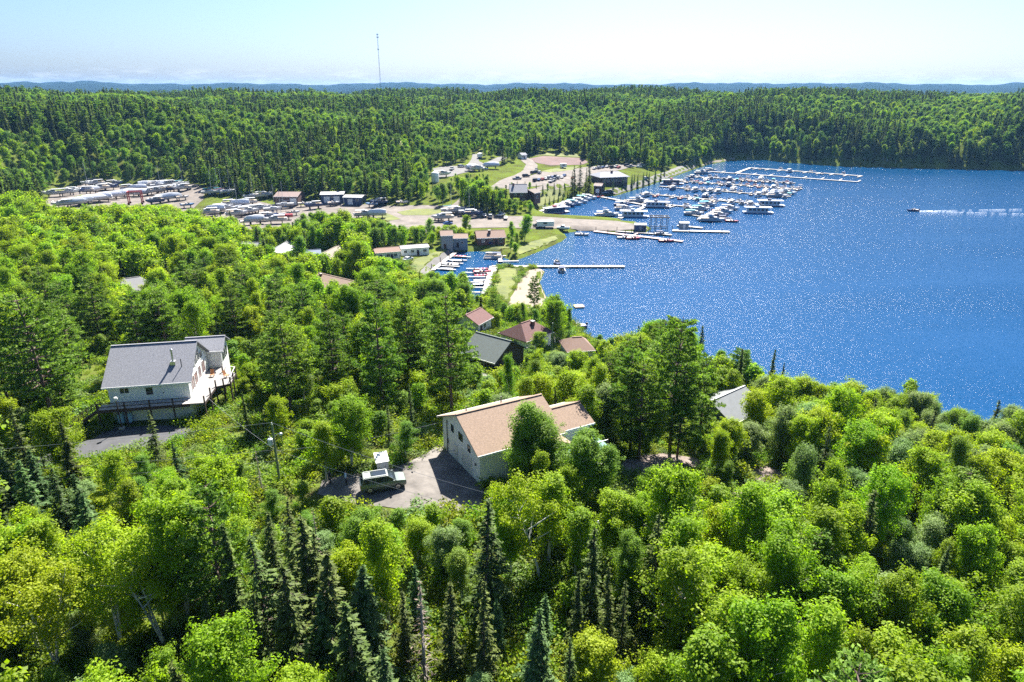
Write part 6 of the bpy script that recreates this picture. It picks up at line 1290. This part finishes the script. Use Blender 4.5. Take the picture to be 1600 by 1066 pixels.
# the forest on the far hills
def nz(x, y, f, s): return np.sin(x * f + s) * np.cos(y * f * 1.13 + s * 2.1) + .6 * np.sin(x * f * 2.3 - y * f * 1.7 + s) + .4 * np.cos(x * f * 4.1 + y * f * 3.7 + s * 3)
X, Y = candidates(76000, 335, 1130, 50); Z = height(X, Y); sd_ = poly_sd(X, Y, SH); ok = (sd_ > 2.5)
for P in PATCH_POLYS: ok &= poly_sd(X, Y, P) > 2.0
for fx, fy, fr_ in FOOT: ok &= (X - fx) ** 2 + (Y - fy) ** 2 > (fr_ + 1) ** 2
con = nz(X, Y, .017, 1.3) * 1.5 + rng.normal(0, .38, len(X)); px_, py_, _ = proj(X, Y, Z + 8)
con += np.where((px_ < 640) & (py_ > 160), .55, 0) + np.where(py_ < 150, .6, 0) - np.where((px_ > 640) & (px_ < 1000) & (py_ > 190), .9, 0) + np.where(px_ > 1180, .25, 0)
isc = con > .38; hh_ = np.where(isc, rng.uniform(8, 18, len(X)), rng.uniform(7, 13.5, len(X))); hh_ = np.where(np.hypot(X, Y) < 520, hh_ * .85, hh_)
nearv = Z < 14; sel = []
for i in range(len(X)):
    if not ok[i]: continue
    if nearv[i] and blocked(X[i], Y[i], Z[i], hh_[i], .22):
        if rng.random() < .55: continue
        hh_[i] *= .3
        if blocked(X[i], Y[i], Z[i], hh_[i], .3): continue
    if far_enough(X[i], Y[i], 2.6 if isc[i] else 3.2): sel.append(i)
sel = np.array(sel); ic = sel[isc[sel]]; il = sel[~isc[sel]]
mass('conifer_forest', np.stack([X[ic], Y[ic], Z[ic]], 1), np.where(rng.random(len(ic)) < .6, rng.integers(0, 3, len(ic)), rng.integers(3, 6, len(ic))), hh_[ic], rng.uniform(.85, 1.25, len(ic)), LODC, 'dark conifers of the forest covering the far hills', 'forest')
mass('leafy_forest', np.stack([X[il], Y[il], Z[il]], 1), rng.choice(6, len(il), p=[.14, .14, .14, .18, .18, .22]), hh_[il], rng.uniform(.85, 1.25, len(il)), LODF, 'light green leafy trees of the forest covering the far hills', 'forest')
# undergrowth
SHR = []
for s in range(5):
    g = np.random.default_rng(400 + s); n = 520; c = g.normal(size=(14, 3)) * [.55, .55, .2] + [0, 0, .45]; P = c[g.integers(0, 14, n)] + g.normal(size=(n, 3)) * [.24, .24, .18]; P[:, 2] = np.abs(P[:, 2])
    V, Fc = leaf_quads(P, unit(g.normal(size=(n, 3)) * .7 + [0, 0, .8]), .095 * g.uniform(.6, 1.4, n), 1, None, g); me = bpy.data.meshes.new('bush'); fill_mesh(me, V, Fc, np.repeat(g.uniform(0, 1, n), 4)); me.materials.append(ML['shrub' if s < 3 else ('willow' if s == 3 else 'spruce')]); SHR.append(me)
X, Y = candidates(30000, 28, 240, 47); Z = height(X, Y); ok = poly_sd(X, Y, SH) > .8
for P in PATCH_POLYS: ok &= poly_sd(X, Y, P) > .35
for fx, fy, fr_ in FOOT: ok &= (X - fx) ** 2 + (Y - fy) ** 2 > (fr_ * .72) ** 2
ok &= (nz(X, Y, .11, 4) > -.5) | (rng.random(len(X)) < .35)
i = np.where(ok)[0]; n = len(i); s = rng.uniform(.5, 1.7, n)
scatter('undergrowth', np.stack([X[i], Y[i], Z[i]], 1), np.stack([s, s, s * rng.uniform(.6, 1.1, n)], 1), np.stack([np.zeros(n), np.zeros(n), rng.uniform(0, 6.28, n)], 1), rng.choice(5, n, p=[.3, .28, .22, .12, .08]), SHR, 'low shrubs and ground cover between the trees', 'undergrowth')
# loose boulders
for i, (px, py, s, lab) in enumerate(((645,688,1.0,'big dark boulder at the left of the beige house'),(632,690,.7,'smaller pale boulder beside the big one left of the beige house'),(1155,778,.8,'dark boulder below the rock clearing'),(1513,792,1.3,'reddish boulder on the right slope'),(1140,760,.6,'boulder on the edge of the rock clearing'))):
    g = hit(px, py); bm = bmesh.new(); bmesh.ops.create_icosphere(bm, subdivisions=3, radius=s)
    for v in bm.verts: v.co = v.co * (1 + .22 * math.sin(v.co.x * 4 / s + i) * math.cos(v.co.y * 3 / s + i) + .12 * math.sin(v.co.z * 7 / s + v.co.x * 5 / s)); v.co.z *= .7
    me = bpy.data.meshes.new('boulder'); bm.to_mesh(me); bm.free(); me.materials.append(M_ROCK); o = bpy.data.objects.new('boulder', me); COL.objects.link(o); o.location = g + Vector((0, 0, s * .15)); tag(o, lab, 'boulder', 'boulders')
# ------------------------------------------------------------------ the air: thin blue haze over the whole place
hz = MB(); hz.box(-9800, 9800, -300, 9900, -6, 130); hb_ = hz.build('haze', None); hb_.data.materials.clear()
m, n_, o_ = nt_of('air'); pv = n_.nodes.new('ShaderNodeVolumePrincipled'); pv.inputs['Color'].default_value = (.26, .54, 1, 1); pv.inputs['Density'].default_value = .00005; pv.inputs['Anisotropy'].default_value = .2; n_.links.new(pv.outputs[0], o_.inputs['Volume'])
hb_.data.materials.append(m); tag(hb_, 'thin blue haze filling the air over the lake', 'haze', kind='stuff')
